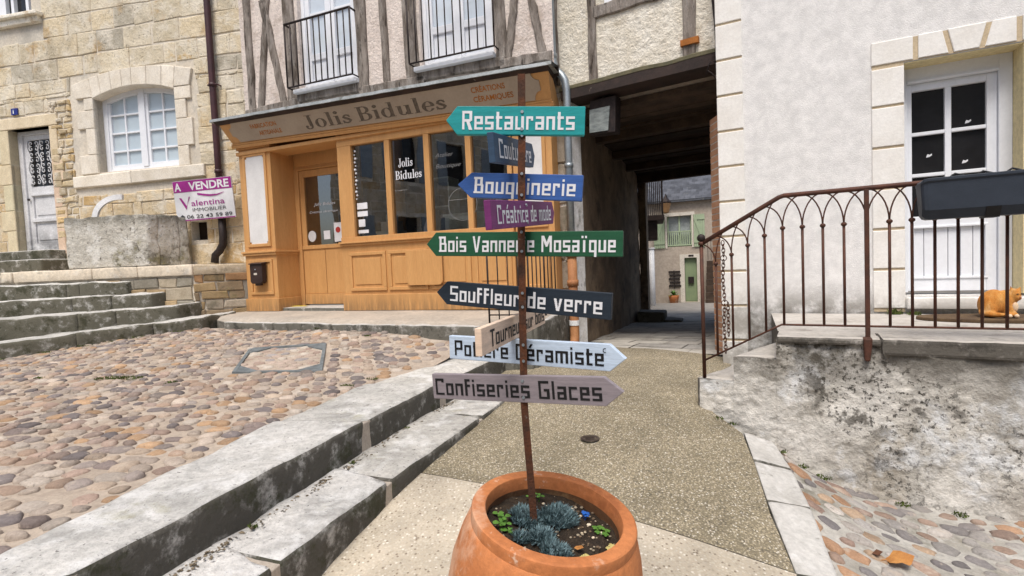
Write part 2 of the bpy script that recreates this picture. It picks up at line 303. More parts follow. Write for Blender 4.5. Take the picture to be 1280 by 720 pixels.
M['ink'] = mat('dark grey print', (.06, .06, .07), None, 3, .5, 0)
M['black_ink'] = mat('black paint', (.012, .012, .013), None, 3, .5, 0)
M['white_ink'] = mat('white lettering', (.74, .75, .78), (.66, .67, .70), 60, .55, 0, vary=.1)
M['white_tin'] = mat('white metal', (.78, .78, .78), (.7, .7, .7), 4, .4, 0)
M['fur'] = mat('ginger fur', (.56, .205, .035), (.66, .33, .09), 20, .9, .9, 150, stretch=(1.8, 1.8, .5), vary=.6, dirt=(((.76, .52, .28), 9, .55, .68, .6), ((.36, .12, .02), 26, .56, .66, .6)))
M['fur_pale'] = mat('cream fur', (.78, .62, .45), (.7, .5, .32), 30, .9, .5, 150)
M['pink'] = mat('pink nose', (.5, .2, .15), None, 9, .6, 0)
M['leaf'] = mat('green leaf', (.10, .22, .035), (.06, .15, .02), 30, .6, .1)
M['blue_leaf'] = mat('blue grey needles', (.18, .265, .29), (.09, .15, .16), 40, .7, .1, attr=True)
M['moss'] = mat('moss', (.075, .10, .018), (.045, .06, .014), 20, .9, .3, attr=True)
M['yellow_leaf'] = mat('yellowish leaf', (.50, .42, .16), (.4, .36, .14), 20, .7, .1)
M['dry_leaf'] = mat('dry leaf', (.50, .24, .07), (.36, .15, .04), 18, .7, .3)
M['pebble'] = mat('pebble', (.5, .44, .36), (.3, .26, .2), 15, .8, .2, attr=True)
M['blue_petal'] = mat('blue petal', (.02, .13, .5), None, 9, .5, 0)
M['kraft'] = mat('green grey box', (.60, .65, .57), (.52, .57, .5), 4, .8, 0)
M['wood'] = mat('varnished wood', (.55, .32, .14), (.48, .26, .11), 4, .5, .1, stretch=(3, 3, .6))
M['mail'] = mat('brown enamel', (.045, .028, .025), None, 5, .4, .05)
M['yellow'] = mat('yellow paint', (.75, .62, .05), None, 5, .7, .1)
M['far_pave'] = mat('court ground', (.3, .28, .25), (.22, .2, .18), 3, .9, .2)
M['ground'] = mat('earth', (.2, .18, .15), None, .5, .95, 0)

# ------------------------------------------------------------------ helpers: lettering
def raster_runs(tests, x0, x1, y0, y1, cell):        # union of shapes -> rectangles without overlap
    nx = int(round((x1-x0)/cell)); ny = int(round((y1-y0)/cell)); act = {}; out = []
    X = x0+(np.arange(nx)+.5)*cell
    for j in range(ny+1):
        runs = set()
        if j < ny:
            y = y0+(j+.5)*cell; msk = np.zeros(nx, bool)
            for t in tests: msk = t(X, y, msk)
            d = np.diff(np.r_[0, msk.astype(int), 0]); st = np.where(d == 1)[0]; en = np.where(d == -1)[0]
            runs = set(zip(st.tolist(), en.tolist()))
        for r_ in list(act):
            if r_ not in runs: out.append((x0+r_[0]*cell, x0+r_[1]*cell, y0+act.pop(r_)*cell, y0+j*cell))
        for r_ in runs: act.setdefault(r_, j)
    return out
def T_rect(a, b, c, d): return lambda X, y, m: m | ((X > a) & (X < c) & (y > b) & (y < d))
def T_poly(P):
    def t(X, y, m):
        r = np.zeros(len(X), bool); n = len(P)
        for i in range(n):
            (xa, ya), (xb, yb) = P[i], P[(i+1) % n]
            if (ya > y) != (yb > y): r ^= X < (xb-xa)*(y-ya)/(yb-ya)+xa
        return m | r
    return t
def T_ring(cx, cy, rx, ry, ix, iy, xmin=-99, xmax=99, ymin=-99, ymax=99):
    def t(X, y, m):
        o = ((X-cx)/rx)**2+((y-cy)/ry)**2 < 1; i = ((X-cx)/ix)**2+((y-cy)/iy)**2 < 1
        return m | (o & ~i & (X >= xmin) & (X <= xmax) & (y >= ymin) & (y <= ymax))
    return t
def T_stroke(P, w):
    def t(X, y, m):
        r = np.zeros(len(X), bool)
        for (xa, ya), (xb, yb) in zip(P, P[1:]):
            dx, dy = xb-xa, yb-ya; u = np.clip(((X-xa)*dx+(y-ya)*dy)/(dx*dx+dy*dy+1e-9), 0, 1)
            r |= (X-xa-u*dx)**2+(y-ya-u*dy)**2 < (w/2)**2
        return m | r
    return t
def _sq():
    t = .95; g = {}
    def rc(*r): return [T_rect(*q) for q in r]
    W = 3.1; X = 5.
    L_ = (0, 0, t, X); Rr = (W-t, 0, W, X); To = (0, X-t, W, X); Bo = (0, 0, W, t); Mi = (0, 2.05, W, 2.05+t*.9)
    g['a'] = (W, rc((.2, X-t, W, X), Rr, (0, 0, t, 3), Mi, Bo)); g['e'] = (W, rc(L_, To, Mi, Bo, (W-t, 2.05, W, X)))
    g['s'] = (W, rc(To, (0, 2.05, t, X), Mi, (W-t, 0, W, 2.9), Bo)); g['t'] = (2.3, rc((.2, 0, .2+t, 6.6), (0, X-t, 2.3, X), (.2, 0, 2.3, t)))
    g['u'] = (W, rc(L_, Rr, Bo)); g['r'] = (2.5, rc(L_, (0, X-t, 2.5, X), (1.7, X-1.6, 2.5, X))); g['n'] = (W, rc(L_, Rr, To)); g['o'] = (W, rc(L_, Rr, To, Bo))
    g['i'] = (t, rc(L_, (0, 5.8, t, 6.8))); g['l'] = (t, rc((0, 0, t, 7))); g['m'] = (4.7, rc(L_, (1.9, 0, 1.9+t, X), (4.7-t, 0, 4.7, X), (0, X-t, 4.7, X)))
    g['d'] = (W, rc(L_, (W-t, 0, W, 7), To, Bo)); g['b'] = (W, rc((0, 0, t, 7), Rr, To, Bo)); g['q'] = (W, rc(L_, (W-t, -1.9, W, X), To, Bo))
    g['f'] = (2.2, rc((.1, 0, .1+t, 7), (.1, 7-t, 2.2, 7), (0, X-1.2, 2.1, X-.3))); g['c'] = (2.8, rc(L_, (0, X-t, 2.8, X), (0, 0, 2.8, t)))
    g['v'] = (3.1, [T_poly([(0, X), (t, X), (1.55+.1, 1.2), (3.1-t, X), (3.1, X), (2.1, 0), (1., 0)])])
    acc = lambda a: [T_poly([(.9, 5.6), (1.7, 5.6), (2.6, 7.2), (1.6, 7.2)])] if a else [T_poly([(1.4, 5.6), (2.2, 5.6), (1.5, 7.2), (.5, 7.2)])]
    g['é'] = (W, g['e'][1]+acc(1)); g['è'] = (W, g['e'][1]+acc(0)); g['ï'] = (2.4, rc((.75, 0, .75+t, X), (0, 5.8, t, 6.8), (2.4-t, 5.8, 2.4, 6.8)))
    C = 3.6
    g['R'] = (C, rc((0, 0, t, 7), (0, 7-t, C, 7), (C-t, 3.2, C, 7), (0, 3.0, C-.4, 3.0+t))+[T_poly([(1.4, 3.4), (2.6, 3.4), (C+.1, 0), (C-1.1, 0)])])
    g['C'] = (C, rc((0, 0, t, 7), (0, 7-t, C, 7), (0, 0, C, t), (C-t, 5.4, C, 7)))
    g['B'] = (C, rc((.3, 0, .3+t, 7), (-.1, 7-t, C-.3, 7), (-.1, 0, C, t), (.3, 3.2, C-.2, 3.2+t), (C-t-.3, 3.6, C-.3, 7), (C-t, 0, C, 3.8)))
    g['V'] = (C, [T_poly([(0, 7), (t, 7), (1.8, 1.4), (C-t, 7), (C, 7), (2.35, 0), (1.25, 0)])])
    g['M'] = (4.6, rc((0, 0, t, 7), (4.6-t, 0, 4.6, 7))+[T_poly([(0, 7), (1.2, 7), (2.3, 4.3), (3.4, 7), (4.6, 7), (2.7, 2.4), (1.9, 2.4)])])
    g['S'] = (C, rc((0, 7-t, C, 7), (0, 3, t, 7), (0, 3.0, C, 3.0+t), (C-t, 0, C, 3.9), (0, 0, C, t))); g['T'] = (C, rc((0, 7-t, C, 7), (C/2-t/2, 0, C/2+t/2, 7)))
    g['P'] = (C, rc((0, 0, t, 7), (0, 7-t, C, 7), (C-t, 2.6, C, 7), (0, 2.6, C, 2.6+t))); g['G'] = (C+.2, rc((0, 0, t, 7), (0, 7-t, C, 7), (0, 0, C+.2, t), (C+.2-t, 0, C+.2, 3.9), (1.9, 3.0, C+.2, 3.0+t)))
    g[' '] = (1.6, [])
    return g
def _serif():
    g = {}; k = 1.75; h = .5; X = 6.4
    def rc(*r): return [T_rect(*q) for q in r]
    def bowl(cx, rx, ry=X/2, cy=X/2): return T_ring(cx, cy, rx, ry+.15, rx-k, ry-.25)
    g['J'] = (5.2, rc((2.4, 1.8, 2.4+k, 10), (1.2, 9.5, 5.2, 10))+[T_ring(2.05, 1.6, 2.1, 2.1, .9, 1.5, ymax=1.8), T_ring(.75, 1.9, .8, .8, .01, .01)])
    g['o'] = (6.0, [bowl(3, 3)]); g['l'] = (3.4, rc((.8, 0, .8+k, 10), (0, 9.5, 2, 10), (0, 0, 3.4, .5))); g['i'] = (3.4, rc((.8, 0, .8+k, X), (0, X-.5, 2, X), (0, 0, 3.4, .5))+[T_ring(1.7, 8.7, 1.1, 1.1, .01, .01)])
    S = [(4.0, 4.7), (3.4, 5.7), (2.3, 5.95), (1.3, 5.4), (1.2, 4.5), (2.2, 3.6), (3.4, 2.8), (4.0, 1.9), (3.5, .8), (2.2, .4), (1.0, .8), (.5, 1.9)]
    g['s'] = (4.7, [T_stroke(S, .95), T_stroke(S[4:8], 1.5)]+rc((3.9, 4.2, 4.3, 6.3), (.3, .2, .7, 2.2)))
    g['B'] = (7.4, rc((.9, 0, .9+k+.2, 10), (0, 9.5, 4, 10), (0, 0, 4, .5))+[T_ring(3.6, 7.5, 3.1, 2.5, 3.1-k, 2., xmin=2.5), T_ring(3.7, 2.65, 3.6, 2.65, 3.6-k-.1, 2.15, xmin=2.5)])
    g['d'] = (6.9, [bowl(3, 3)]+rc((4.3, 0, 4.3+k, 10), (3.5, 9.5, 6, 10), (4.3, 0, 6.9, .5))); g['u'] = (7.4, rc((.8, 1.6, .8+k, X), (0, X-.5, 2, X), (4.6, 0, 4.6+k, X), (3.8, X-.5, 6, X), (4.6, 0, 7.2, .5))+[T_ring(3.1, 2, 2.3, 2.1, .9, 1.5, ymax=2)])
    g['e'] = (5.6, [lambda X_, y, m: (T_ring(2.9, X/2, 2.9, X/2+.15, 2.9-k, X/2-.25)(X_, y, m) & ~((X_ > 3.2) & (y > 1.7) & (y < 3.2)))]+rc((1, 3.1, 5.4, 3.6)))
    g[' '] = (2.2, [])
    return g
GS, GF = _sq(), _serif()
def letters(mb, txt, font, place, x0, x1, base, cap, gap, cell, caph):
    w = sum(font[c][0] for c in txt)+gap*(len(txt)-1); k = (x1-x0)/w; kz = cap/caph; cx = 0
    for ch in txt:
        gw, tests = font[ch]
        if tests:
            for a, b, c, d in raster_runs(tests, -.4, gw+.4, -2, caph+.6, cell):
                xa, xb, za, zb = x0+(cx+a)*k, x0+(cx+b)*k, base+c*kz, base+d*kz
                mb.poly([place(xa, za), place(xb, za), place(xb, zb), place(xa, zb)])
        cx += gw+gap
def lettered(txt, font, place, x0, x1, base, cap, gap, cell, caph, m_, parent):      # one part per word
    w = sum(font[c][0] for c in txt)+gap*(len(txt)-1); k = (x1-x0)/w; cx = 0
    for word in txt.split(' '):
        ww = sum(font[c][0] for c in word)+gap*(len(word)-1); mb = MB()
        letters(mb, word, font, place, x0+cx*k, x0+(cx+ww)*k, base, cap, gap, cell, caph); mb.build('lettering', m_, parent); cx += ww+gap*2+font[' '][0]
def text(mb, txt, place, x0, x1, base, height, bold=0., shear=0):      # Blender's built-in sans, fitted between x0 and x1
    cu = bpy.data.curves.new('t', 'FONT'); cu.body = txt; cu.size = 1; cu.offset = bold; cu.shear = shear; cu.resolution_u = 3; cu.fill_mode = 'FRONT'
    o = bpy.data.objects.new('t', cu); col.objects.link(o); bpy.context.view_layer.update()
    me = bpy.data.meshes.new_from_object(o.evaluated_get(bpy.context.evaluated_depsgraph_get()))
    xs = [v.co.x for v in me.vertices]; a, b = min(xs), max(xs); k = (x1-x0)/(b-a); kz = height/.7
    mb.faces([place(x0+(v.co.x-a)*k, base+v.co.y*kz) for v in me.vertices], [tuple(p.vertices) for p in me.polygons])
    bpy.data.objects.remove(o); bpy.data.curves.remove(cu); bpy.data.meshes.remove(me)
def on(fr, o): return lambda a, b: fr.p(a, b, o)

# ------------------------------------------------------------------ helpers: stone work
def wall_sheet(mb, fr, s0, s1, z0, z1, holes, o=0., thick=.3):
    S = sorted({s0, s1, *[h[0] for h in holes], *[h[1] for h in holes]}); Z = sorted({z0, z1, *[h[2] for h in holes], *[h[3] for h in holes]})
    S = [x for x in S if s0 <= x <= s1]; Z = [x for x in Z if z0 <= x <= z1]
    for a, b in zip(S, S[1:]):
        for c, d in zip(Z, Z[1:]):
            ms, mz = (a+b)/2, (c+d)/2
            if any(h[0] < ms < h[1] and h[2] < mz < h[3] for h in holes): continue
            mb.poly([fr.p(a, c, o), fr.p(b, c, o), fr.p(b, d, o), fr.p(a, d, o)])
    for h in holes:
        a, b, c, d = max(h[0], s0), min(h[1], s1), max(h[2], z0), min(h[3], z1)
        for q in (((a, c), (a, d)), ((b, d), (b, c)), ((b, c), (a, c)), ((a, d), (b, d))):
            (p0, p1) = q
            mb.poly([fr.p(*p0, o), fr.p(*p1, o), fr.p(*p1, o-thick), fr.p(*p0, o-thick)])
def block(mb, fr, pts, o0, o1, inset, c):                # a dressed stone with chamfered arrises; pts ccw (s,z)
    cx = sum(p[0] for p in pts)/len(pts); cz = sum(p[1] for p in pts)/len(pts); n = len(pts)
    def tow(p):
        dx, dz = cx-p[0], cz-p[1]
        return (p[0]+math.copysign(min(inset, abs(dx)*.4), dx), p[1]+math.copysign(min(inset, abs(dz)*.4), dz))
    f = [fr.p(*tow(p), o1) for p in pts]; e = [fr.p(*p, o1-inset*.8) for p in pts]; b = [fr.p(*p, o0) for p in pts]
    fs = [tuple(range(n))]+[(n+i, n+(i+1) % n, (i+1) % n, i) for i in range(n)]+[(2*n+i, 2*n+(i+1) % n, n+(i+1) % n, n+i) for i in range(n)]
    mb.faces(f+e+b, fs, c)
def ashlar(mb, fr, s0, s1, z0, z1, holes, pal, rowh, bw, seed, joint=.008, relief=.018, skip=None):
    r = random.Random(seed); z = z0
    while z < z1-.05:
        h = min(r.uniform(*rowh), z1-z); s = s0-r.uniform(0, bw[0])
        while s < s1:
            w = r.uniform(*bw); segs = [(max(s, s0), min(s+w, s1))]
            for a, b, c, d in holes:
                if c < z+h-.02 and d > z+.02:
                    ns = []
                    for x, y in segs:
                        if y <= a or x >= b: ns.append((x, y))
                        else:
                            if x < a: ns.append((x, a))
                            if y > b: ns.append((b, y))
                    segs = ns
            for x, y in segs:
                if y-x < .05: continue
                j = lambda: r.uniform(-.016, .016)
                hh = h; zz = z
                pts = [(x+joint/2+j(), zz+joint/2+j()), (y-joint/2+j(), zz+joint/2+j()), (y-joint/2+j(), zz+hh-joint/2+j()), (x+joint/2+j(), zz+hh-joint/2+j())]
                cc = pal(r, (x+y)/2, z+h/2)
                if cc is not None: block(mb, fr, pts, -.03, r.uniform(.0, relief), r.uniform(.008, .016), cc)
            s += w
        z += h
def rough_block(mb, P, n=(8, 3, 3), amp=.012, rad=.03, c=None, seed=0, freq=5.):
    """a worn stone: hexahedron P (bottom 4 ccw, top 4) subdivided, arrises rounded, faces roughened"""
    P = [Vector(p) for p in P]
    def tri(u, v, w):
        a = lerp(lerp(P[0], P[1], u), lerp(P[3], P[2], u), v); b = lerp(lerp(P[4], P[5], u), lerp(P[7], P[6], u), v); return lerp(a, b, w)
    L = ((P[1]-P[0]).length, (P[3]-P[0]).length, (P[4]-P[0]).length); idx = {}; vs = []; fs = []
    def gp(k, m, l):                              # denser near the arrises
        r_ = min(rad/l, .3); t = k/m
        if k == 0: return 0.
        if k == m: return 1.
        return r_+(1-2*r_)*(k-1)/(m-2) if m > 2 else .5
    cen = tri(.5, .5, .5)
    def vert(i, j, k):
        if (i, j, k) in idx: return idx[(i, j, k)]
        u, v, w = gp(i, n[0], L[0]), gp(j, n[1], L[1]), gp(k, n[2], L[2]); p = tri(u, v, w)
        ed = [i in (0, n[0]), j in (0, n[1]), k in (0, n[2])]; q = sum(ed)
        if q >= 2:                               # pull arrises in
            f = rad*(.33 if q == 2 else .5)
            tgt = tri(*[(.5 if e else t) for e, t in zip(ed, (u, v, w))]) if q == 2 else cen
            d = tgt-p; p = p+d*min(.45, f/max(d.length, 1e-6))
        a = amp*nz(p, freq, seed)+amp*.6*nz(p, freq*2.7, seed+3)
        d = (p-cen).normalized(); p = p+d*a+Vector((0, 0, a*.5))
        idx[(i, j, k)] = len(vs); vs.append(p); return idx[(i, j, k)]
    for i in range(n[0]):
        for j in range(n[1]):
            fs.append((vert(i, j, n[2]), vert(i+1, j, n[2]), vert(i+1, j+1, n[2]), vert(i, j+1, n[2])))
    for i in range(n[0]):
        for k in range(n[2]):
            fs.append((vert(i, 0, k), vert(i+1, 0, k), vert(i+1, 0, k+1), vert(i, 0, k+1)))
            fs.append((vert(i+1, n[1], k), vert(i, n[1], k), vert(i, n[1], k+1), vert(i+1, n[1], k+1)))
    for j in range(n[1]):
        for k in range(n[2]):
            fs.append((vert(0, j+1, k), vert(0, j, k), vert(0, j, k+1), vert(0, j+1, k+1)))
            fs.append((vert(n[0], j, k), vert(n[0], j+1, k), vert(n[0], j+1, k+1), vert(n[0], j, k+1)))
    mb.faces(vs, fs, c)
def timber(mb, fr, a, b, w, o0=-.02, o1=.035, seed=0, n=9):
    """a hewn post or brace between two (s,z) points with wavering edges"""
    a, b = Vector(a), Vector(b); d = (b-a); t = d.normalized(); p = Vector((t.y, -t.x)); rows = []
    for i in range(n+1):
        c = a+d*(i/n); k = .5*w*(1+.22*nz((i*.9, seed*3.3, .5), 1.0)); e = .018*nz((i*.7, seed*5.1, 9.), 1.)
        l = c-p*k+p*e; r_ = c+p*k+p*e; oo = o1+.012*nz((i, seed, 3.), 1.)
        ch = min(.012, w*.15)
        rows.append([fr.p(l.x, l.y, o0), fr.p(l.x, l.y, oo-ch), fr.p(l.x+p.x*ch, l.y+p.y*ch, oo), fr.p(r_.x-p.x*ch, r_.y-p.y*ch, oo), fr.p(r_.x, r_.y, oo-ch), fr.p(r_.x, r_.y, o0)])
    m = 6; vs = [v for r_ in rows for v in r_]; fs = []
    for i in range(n):
        for k in range(m-1): fs.append((i*m+k, i*m+k+1, (i+1)*m+k+1, (i+1)*m+k))
    fs += [tuple(range(m-1, -1, -1)), tuple(n*m+k for k in range(m))]
    mb.faces(vs, fs)
def sheet(poly, zf, step, mb, amp=0, freq=3):
    """a ground sheet clipped roughly to a plan polygon by a fine grid with its edge vertices on the polygon"""
    bm = bmesh.new(); vs = [bm.verts.new((x, y, 0)) for x, y in poly]; bm.faces.new(vs)
    xs = [p[0] for p in poly]; ys = [p[1] for p in poly]
    for ax, lo, hi in ((0, min(xs), max(xs)), (1, min(ys), max(ys))):
        k = lo+step
        while k < hi:
            co = Vector((k, 0, 0)) if ax == 0 else Vector((0, k, 0)); no = Vector((1, 0, 0)) if ax == 0 else Vector((0, 1, 0))
            bmesh.ops.bisect_plane(bm, geom=bm.verts[:]+bm.edges[:]+bm.faces[:], plane_co=co, plane_no=no); k += step
    bm.verts.index_update()
    V = [(v.co.x, v.co.y, zf(v.co.x, v.co.y)+(amp*nz((v.co.x, v.co.y, 0), freq) if amp else 0)) for v in bm.verts]
    F = []
    for f in bm.faces:
        i = [v.index for v in f.verts]
        if f.normal.z < 0: i.reverse()
        F.append(tuple(i))
    bm.free(); mb.faces(V, F)
def cobbles(mb, poly, zf, pal, sx, sy, seed, ang, hmax, keep=.97, avoid=None, sizevar=(.75, 1.2)):
    r = random.Random(seed); xs = [p[0] for p in poly]; ys = [p[1] for p in poly]; ca, sa = math.cos(ang), math.sin(ang)
    cx, cy = sum(xs)/len(xs), sum(ys)/len(ys); rad = max(math.hypot(x-cx, y-cy) for x, y in poly)
    j = -int(rad/sy)
    while j*sy < rad:
        i = -int(rad/sx)
        while i*sx < rad:
            a = (i+(j % 2)*.5+r.uniform(-.16, .16))*sx; b = (j+r.uniform(-.16, .16))*sy; i += 1
            x = cx+a*ca-b*sa; y = cy+a*sa+b*ca
            if not inside(x, y, poly) or r.random() > keep or (avoid and inside(x, y, avoid)): continue
            k = r.uniform(*sizevar); rx = sx*.475*k*r.uniform(.85, 1.1); ry = sy*.475*k*r.uniform(.8, 1.1); th = ang+r.gauss(0, .22)
            ex = r.uniform(.8, 1.); hh = hmax*r.uniform(.5, 1.15); c = pal(r); n = 11; z0 = zf(x, y); vs = []; fs = []
            gx = (zf(x+.05, y)-z0)/.05; gy = (zf(x, y+.05)-z0)/.05; ct, st = math.cos(th), math.sin(th)
            wob = [r.uniform(.78, 1.1) for _ in range(n)]; dz = r.uniform(-.25, .1)*hmax; tlx = r.uniform(-.10, .10); tly = r.uniform(-.10, .10)
            for lev, (f, q) in enumerate(((1.0, -.5), (.97, .25), (.80, .74), (.45, .97))):
                for m in range(n):
                    t = 2*math.pi*m/n; cc, ss = math.cos(t), math.sin(t)
                    e = (abs(cc)**2.6+abs(ss)**2.6)**(-1/2.6)
                    u, v = rx*f*e*cc*wob[m], ry*f*e*ss*wob[m]; px, py = x+u*ct-v*st, y+u*st+v*ct
                    vs.append((px, py, z0+gx*(px-x)+gy*(py-y)+hh*q+dz+tlx*u+tly*v))
            vs.append((x, y, z0+hh+dz))
            for lev in range(3):
                for m in range(n): fs.append((lev*n+m, lev*n+(m+1) % n, (lev+1)*n+(m+1) % n, (lev+1)*n+m))
            for m in range(n): fs.append((3*n+m, 3*n+(m+1) % n, 4*n))
            mb.faces(vs, fs, c)
        j += 1

# ================================================================== GROUND
ramp_h = TPS([(-.9, 2.0, -1.34), (-.68, 2.65, -1.23), (-.1, 4.0, -1.13), (.19, 4.43, -1.1), (.6, 6.1, -1.03), (2.1, 5.4, -1.04), (1.36, 3.66, -1.1), (1.52, 3.41, -1.2), (1.24, 2.52, -1.31),
              (1.12, 2.12, -1.38), (.46, 3.25, -1.15), (.1, 1.5, -1.38), (-1.2, 1.2, -1.45), (1.0, 1.2, -1.5), (-.5, 0, -1.56), (1., 0, -1.6), (1.66, 3.5, -1.25), (0, -4, -1.8), (1.8, 4.6, -1.06)])
gut_h = TPS([(1.66, 3.48, -1.29), (1.875, 3.36, -1.45), (2.83, 2.815, -1.56), (3.6, 2.35, -1.63), (1.70, 3.3, -1.29), (1.62, 2.97, -1.35), (1.36, 2.17, -1.47), (1.9, 2.2, -1.57), (2.8, 1.6, -1.66), (1.1, 1.2, -1.60), (2.2, 1., -1.75), (4, .5, -1.8)])
cob_h = TPS([(-1.81, 1.73, -.93), (-1.64, 2.98, -.93), (-1.14, 4.39, -.915), (-.6, 4.95, -.88), (-.33, 5.25, -.80), (-1.5, 5.8, -.715), (-3.95, 7.05, -.72), (-5.96, 5.9, -.85), (-4.24, 6.9, -.70), (-5, 4, -.92), (-3, 3.2, -.93), (-4, 2, -.96), (-7, 5, -.9), (-2.4, 1, -.95), (-2.5, 5, -.84), (-6, 1, -1.0), (-2, 0, -.97)])
S_IN = [(-2.28, -.35), (-1.83, 1.55), (-1.66, 2.6), (-1.30, 3.9), (-.72, 5.1), (-.45, 5.33)]   # cobble side of the upper kerb
E_UP = [(-2.05, .15), (-1.37, 1.75), (-1.05, 2.72), (-.75, 3.68), (-.32, 4.66), (-.1, 5.2)]       # its front edge
E_LO = [(-1.62, .3), (-.95, 1.95), (-.69, 2.66), (-.43, 3.3), (-.17, 3.96), (.2, 4.95)]           # front edge of the lower step
mb = MB(); mb.box(-150, 150, -150, 150, -3.2, -3.0); tag(mb.build('ground', M['ground']), kind='structure')
seam = lambda x: 2.92-.462*(x+.51)
LK = [(1.155, 2.12), (1.25, 2.52), (1.40, 3.0), (1.50, 3.38), (1.40, 3.62), (1.62, 4.05), (2.12, 4.98), (2.16, 5.24), (.62, 6.27)]
far_poly = [(-1.1, seam(-1.1)), (1.17, seam(1.17))]+LK[1:]+[(-.3, 5.2), (-.2, 4.2)]
mb = MB(); sheet(far_poly, ramp_h, .16, mb, .006, 3); tag(mb.build('street_ramp', M['agg'], smooth=True), kind='structure')
near_poly = [(-2.6, -4), (1.2, -4), (.85, .9), (1.155, 2.12), (1.17, seam(1.17)-.012), (-1.1, seam(-1.1)-.012)]
mb = MB(); sheet(near_poly, lambda x, y: ramp_h(x, y)+.004, .2, mb, .006, 3); tag(mb.build('street_slab', M['agg_pale'], smooth=True), kind='structure')
pass_h = lambda x, y: -1.035-.057*max(0, (y-6.1))+ .0*x
mb = MB()
PAVD = PF.d; PAVN = -PF.n                                   # paving courses run parallel with the passage front
o_ = Vector((.62, 6.275)); r_ = random.Random(4)
paving_pts = []
row = 0; dep = 0.
while dep < 8.2:
    w = r_.uniform(.24, .34); a = -1.6-r_.uniform(0, .5)
    while a < 3.4:
        l = r_.uniform(.38, .75); g = .007
        q = [o_+PAVD*(a+g)+PAVN*(dep+g), o_+PAVD*(a+l-g)+PAVN*(dep+g), o_+PAVD*(a+l-g)+PAVN*(dep+w-g), o_+PAVD*(a+g)+PAVN*(dep+w-g)]
        c0 = (q[0]+q[2])/2; xw = (c0.y-6.16)*.414+.72
        if xw-.7 < c0.x < xw+3.2:
            cc = r_.choice([(.44, .41, .36), (.40, .37, .33), (.48, .45, .40), (.36, .34, .31)]); dz = r_.uniform(-.004, .004)
            mb.poly([(p.x, p.y, pass_h(p.x, p.y)+dz) for p in q], cc)
        a += l
    dep += w
M['paving'] = mat('worn paving slab', (1, 1, 1), (.8, .8, .8), 4, .7, .25, 50, attr=True, dirt=(((.12, .11, .09), 2.4, .5, .68, .6),))
tag(mb.build('paving', M['paving']), kind='structure')
mb = MB(); mb.poly([(-1, 6.0, -1.06), (4, 5.0, -1.06), (13, 26, -2.24), (2, 26, -2.24)]); tag(mb.build('passage_bed', M['far_pave']), kind='structure')
# cobbled square
cob_poly = [(-7.5, .2), (-2.2, -.3)]+[p for p in S_IN[1:]]+[(-.4, 5.27), (-3.9, 7.0), (-4.3, 6.95), (-6.2, 5.9), (-9.5, 4.2)]
CV = [(-2.55, 4.57), (-1.72, 4.52), (-2.02, 5.48), (-2.86, 5.5)]
cob_wide = [(-7.5, .2), (-2.0, -.3)]+[(p[0]+.14, p[1]-.04) for p in S_IN[1:]]+[(-.3, 5.2), (-.3, 5.35), (-3.9, 7.1), (-4.2, 7.0), (-6.2, 5.96), (-9.5, 4.3)]
mb = MB(); sheet(cob_wide, lambda x, y: cob_h(x, y)-.003, .2, mb, .008, 4); mb.mi = 1
PALC = [(.44, .32, .24), (.50, .40, .31), (.36, .28, .235), (.26, .21, .19), (.22, .19, .185), (.50, .33, .20), (.43, .36, .30), (.53, .46, .39), (.42, .31, .25), (.33, .28, .25), (.48, .38, .30), (.55, .46, .38)]
def palc(r):
    c = r.choice(PALC); k = r.uniform(.6, 1.02); return tuple(x*k for x in c)
near = [p for p in cob_poly]
cobbles(mb, cob_poly, cob_h, palc, .124, .100, 3, R(-14), .019, keep=.975, avoid=CV, sizevar=(.66, 1.28))
tag(mb.build('cobbled_square', [M['cobble_mortar'], M['cobble']], smooth=True), kind='structure')
# gutter cobbles beside the wall
gp = [(1.20, 2.0), (1.60, 2.98), (1.70, 3.45), (1.9, 3.42), (4.2, 2.1), (4.2, -.5), (.9, -.5), (1.0, 1.2)]
mb = MB(); sheet(gp, gut_h, .18, mb, .012, 5); mb.mi = 1
PALG = [(.34, .245, .19), (.29, .205, .165), (.40, .29, .20), (.2, .185, .18), (.46, .42, .38), (.18, .165, .165), (.38, .23, .14), (.32, .30, .28)]
def palg(r):
    c = r.choice(PALG); k = r.uniform(.75, 1.15); return tuple(x*k for x in c)
cobbles(mb, gp, gut_h, palg, .128, .092, 8, R(-38), .016, keep=.93, sizevar=(.62, 1.22))
tag(mb.build('gutter_cobbles', [M['gut_mortar'], M['cobble']], smooth=True), kind='structure')

# ------------------------------------------------------------------ cover set in the cobbles
t = thing('inspection_cover', (-2.3, 5.0, cob_h(-2.3, 5.0)), 'square grey metal cover frame filled with cobbles, set into the cobbled square', 'inspection cover')
mb = MB(); fr_w = .075
c_ = Vector((sum(p[0] for p in CV)/4, sum(p[1] for p in CV)/4))
inn = [tuple(c_+(Vector(p)-c_)*(1-.08)) for p in CV]
for i in range(4):
    a, b = CV[i], CV[(i+1) % 4]; ai, bi = inn[i], inn[(i+1) % 4]
    mb.slab([a, b, bi, ai], [cob_h(*q)-.03 for q in (a, b, bi, ai)], [cob_h(*q)+.014 for q in (a, b, bi, ai)])
    d1 = (Vector(CV[(i+1) % 4])-Vector(a)).normalized(); d2 = (Vector(CV[i-1])-Vector(a)).normalized(); ai_ = Vector(ai)
    tri = [tuple(ai_), tuple(ai_+d1*.2), tuple(ai_+d2*.2)]
    mb.slab(tri, [cob_h(*q)-.03 for q in tri], [cob_h(*q)+.012 for q in tri])
mb.build('frame', mat('grey cast iron', (.22, .25, .26), (.13, .15, .16), 12, .6, .4, 60, metal=.3), t)
mb = MB(); sheet(inn, lambda x, y: cob_h(x, y)-.008, .2, mb)
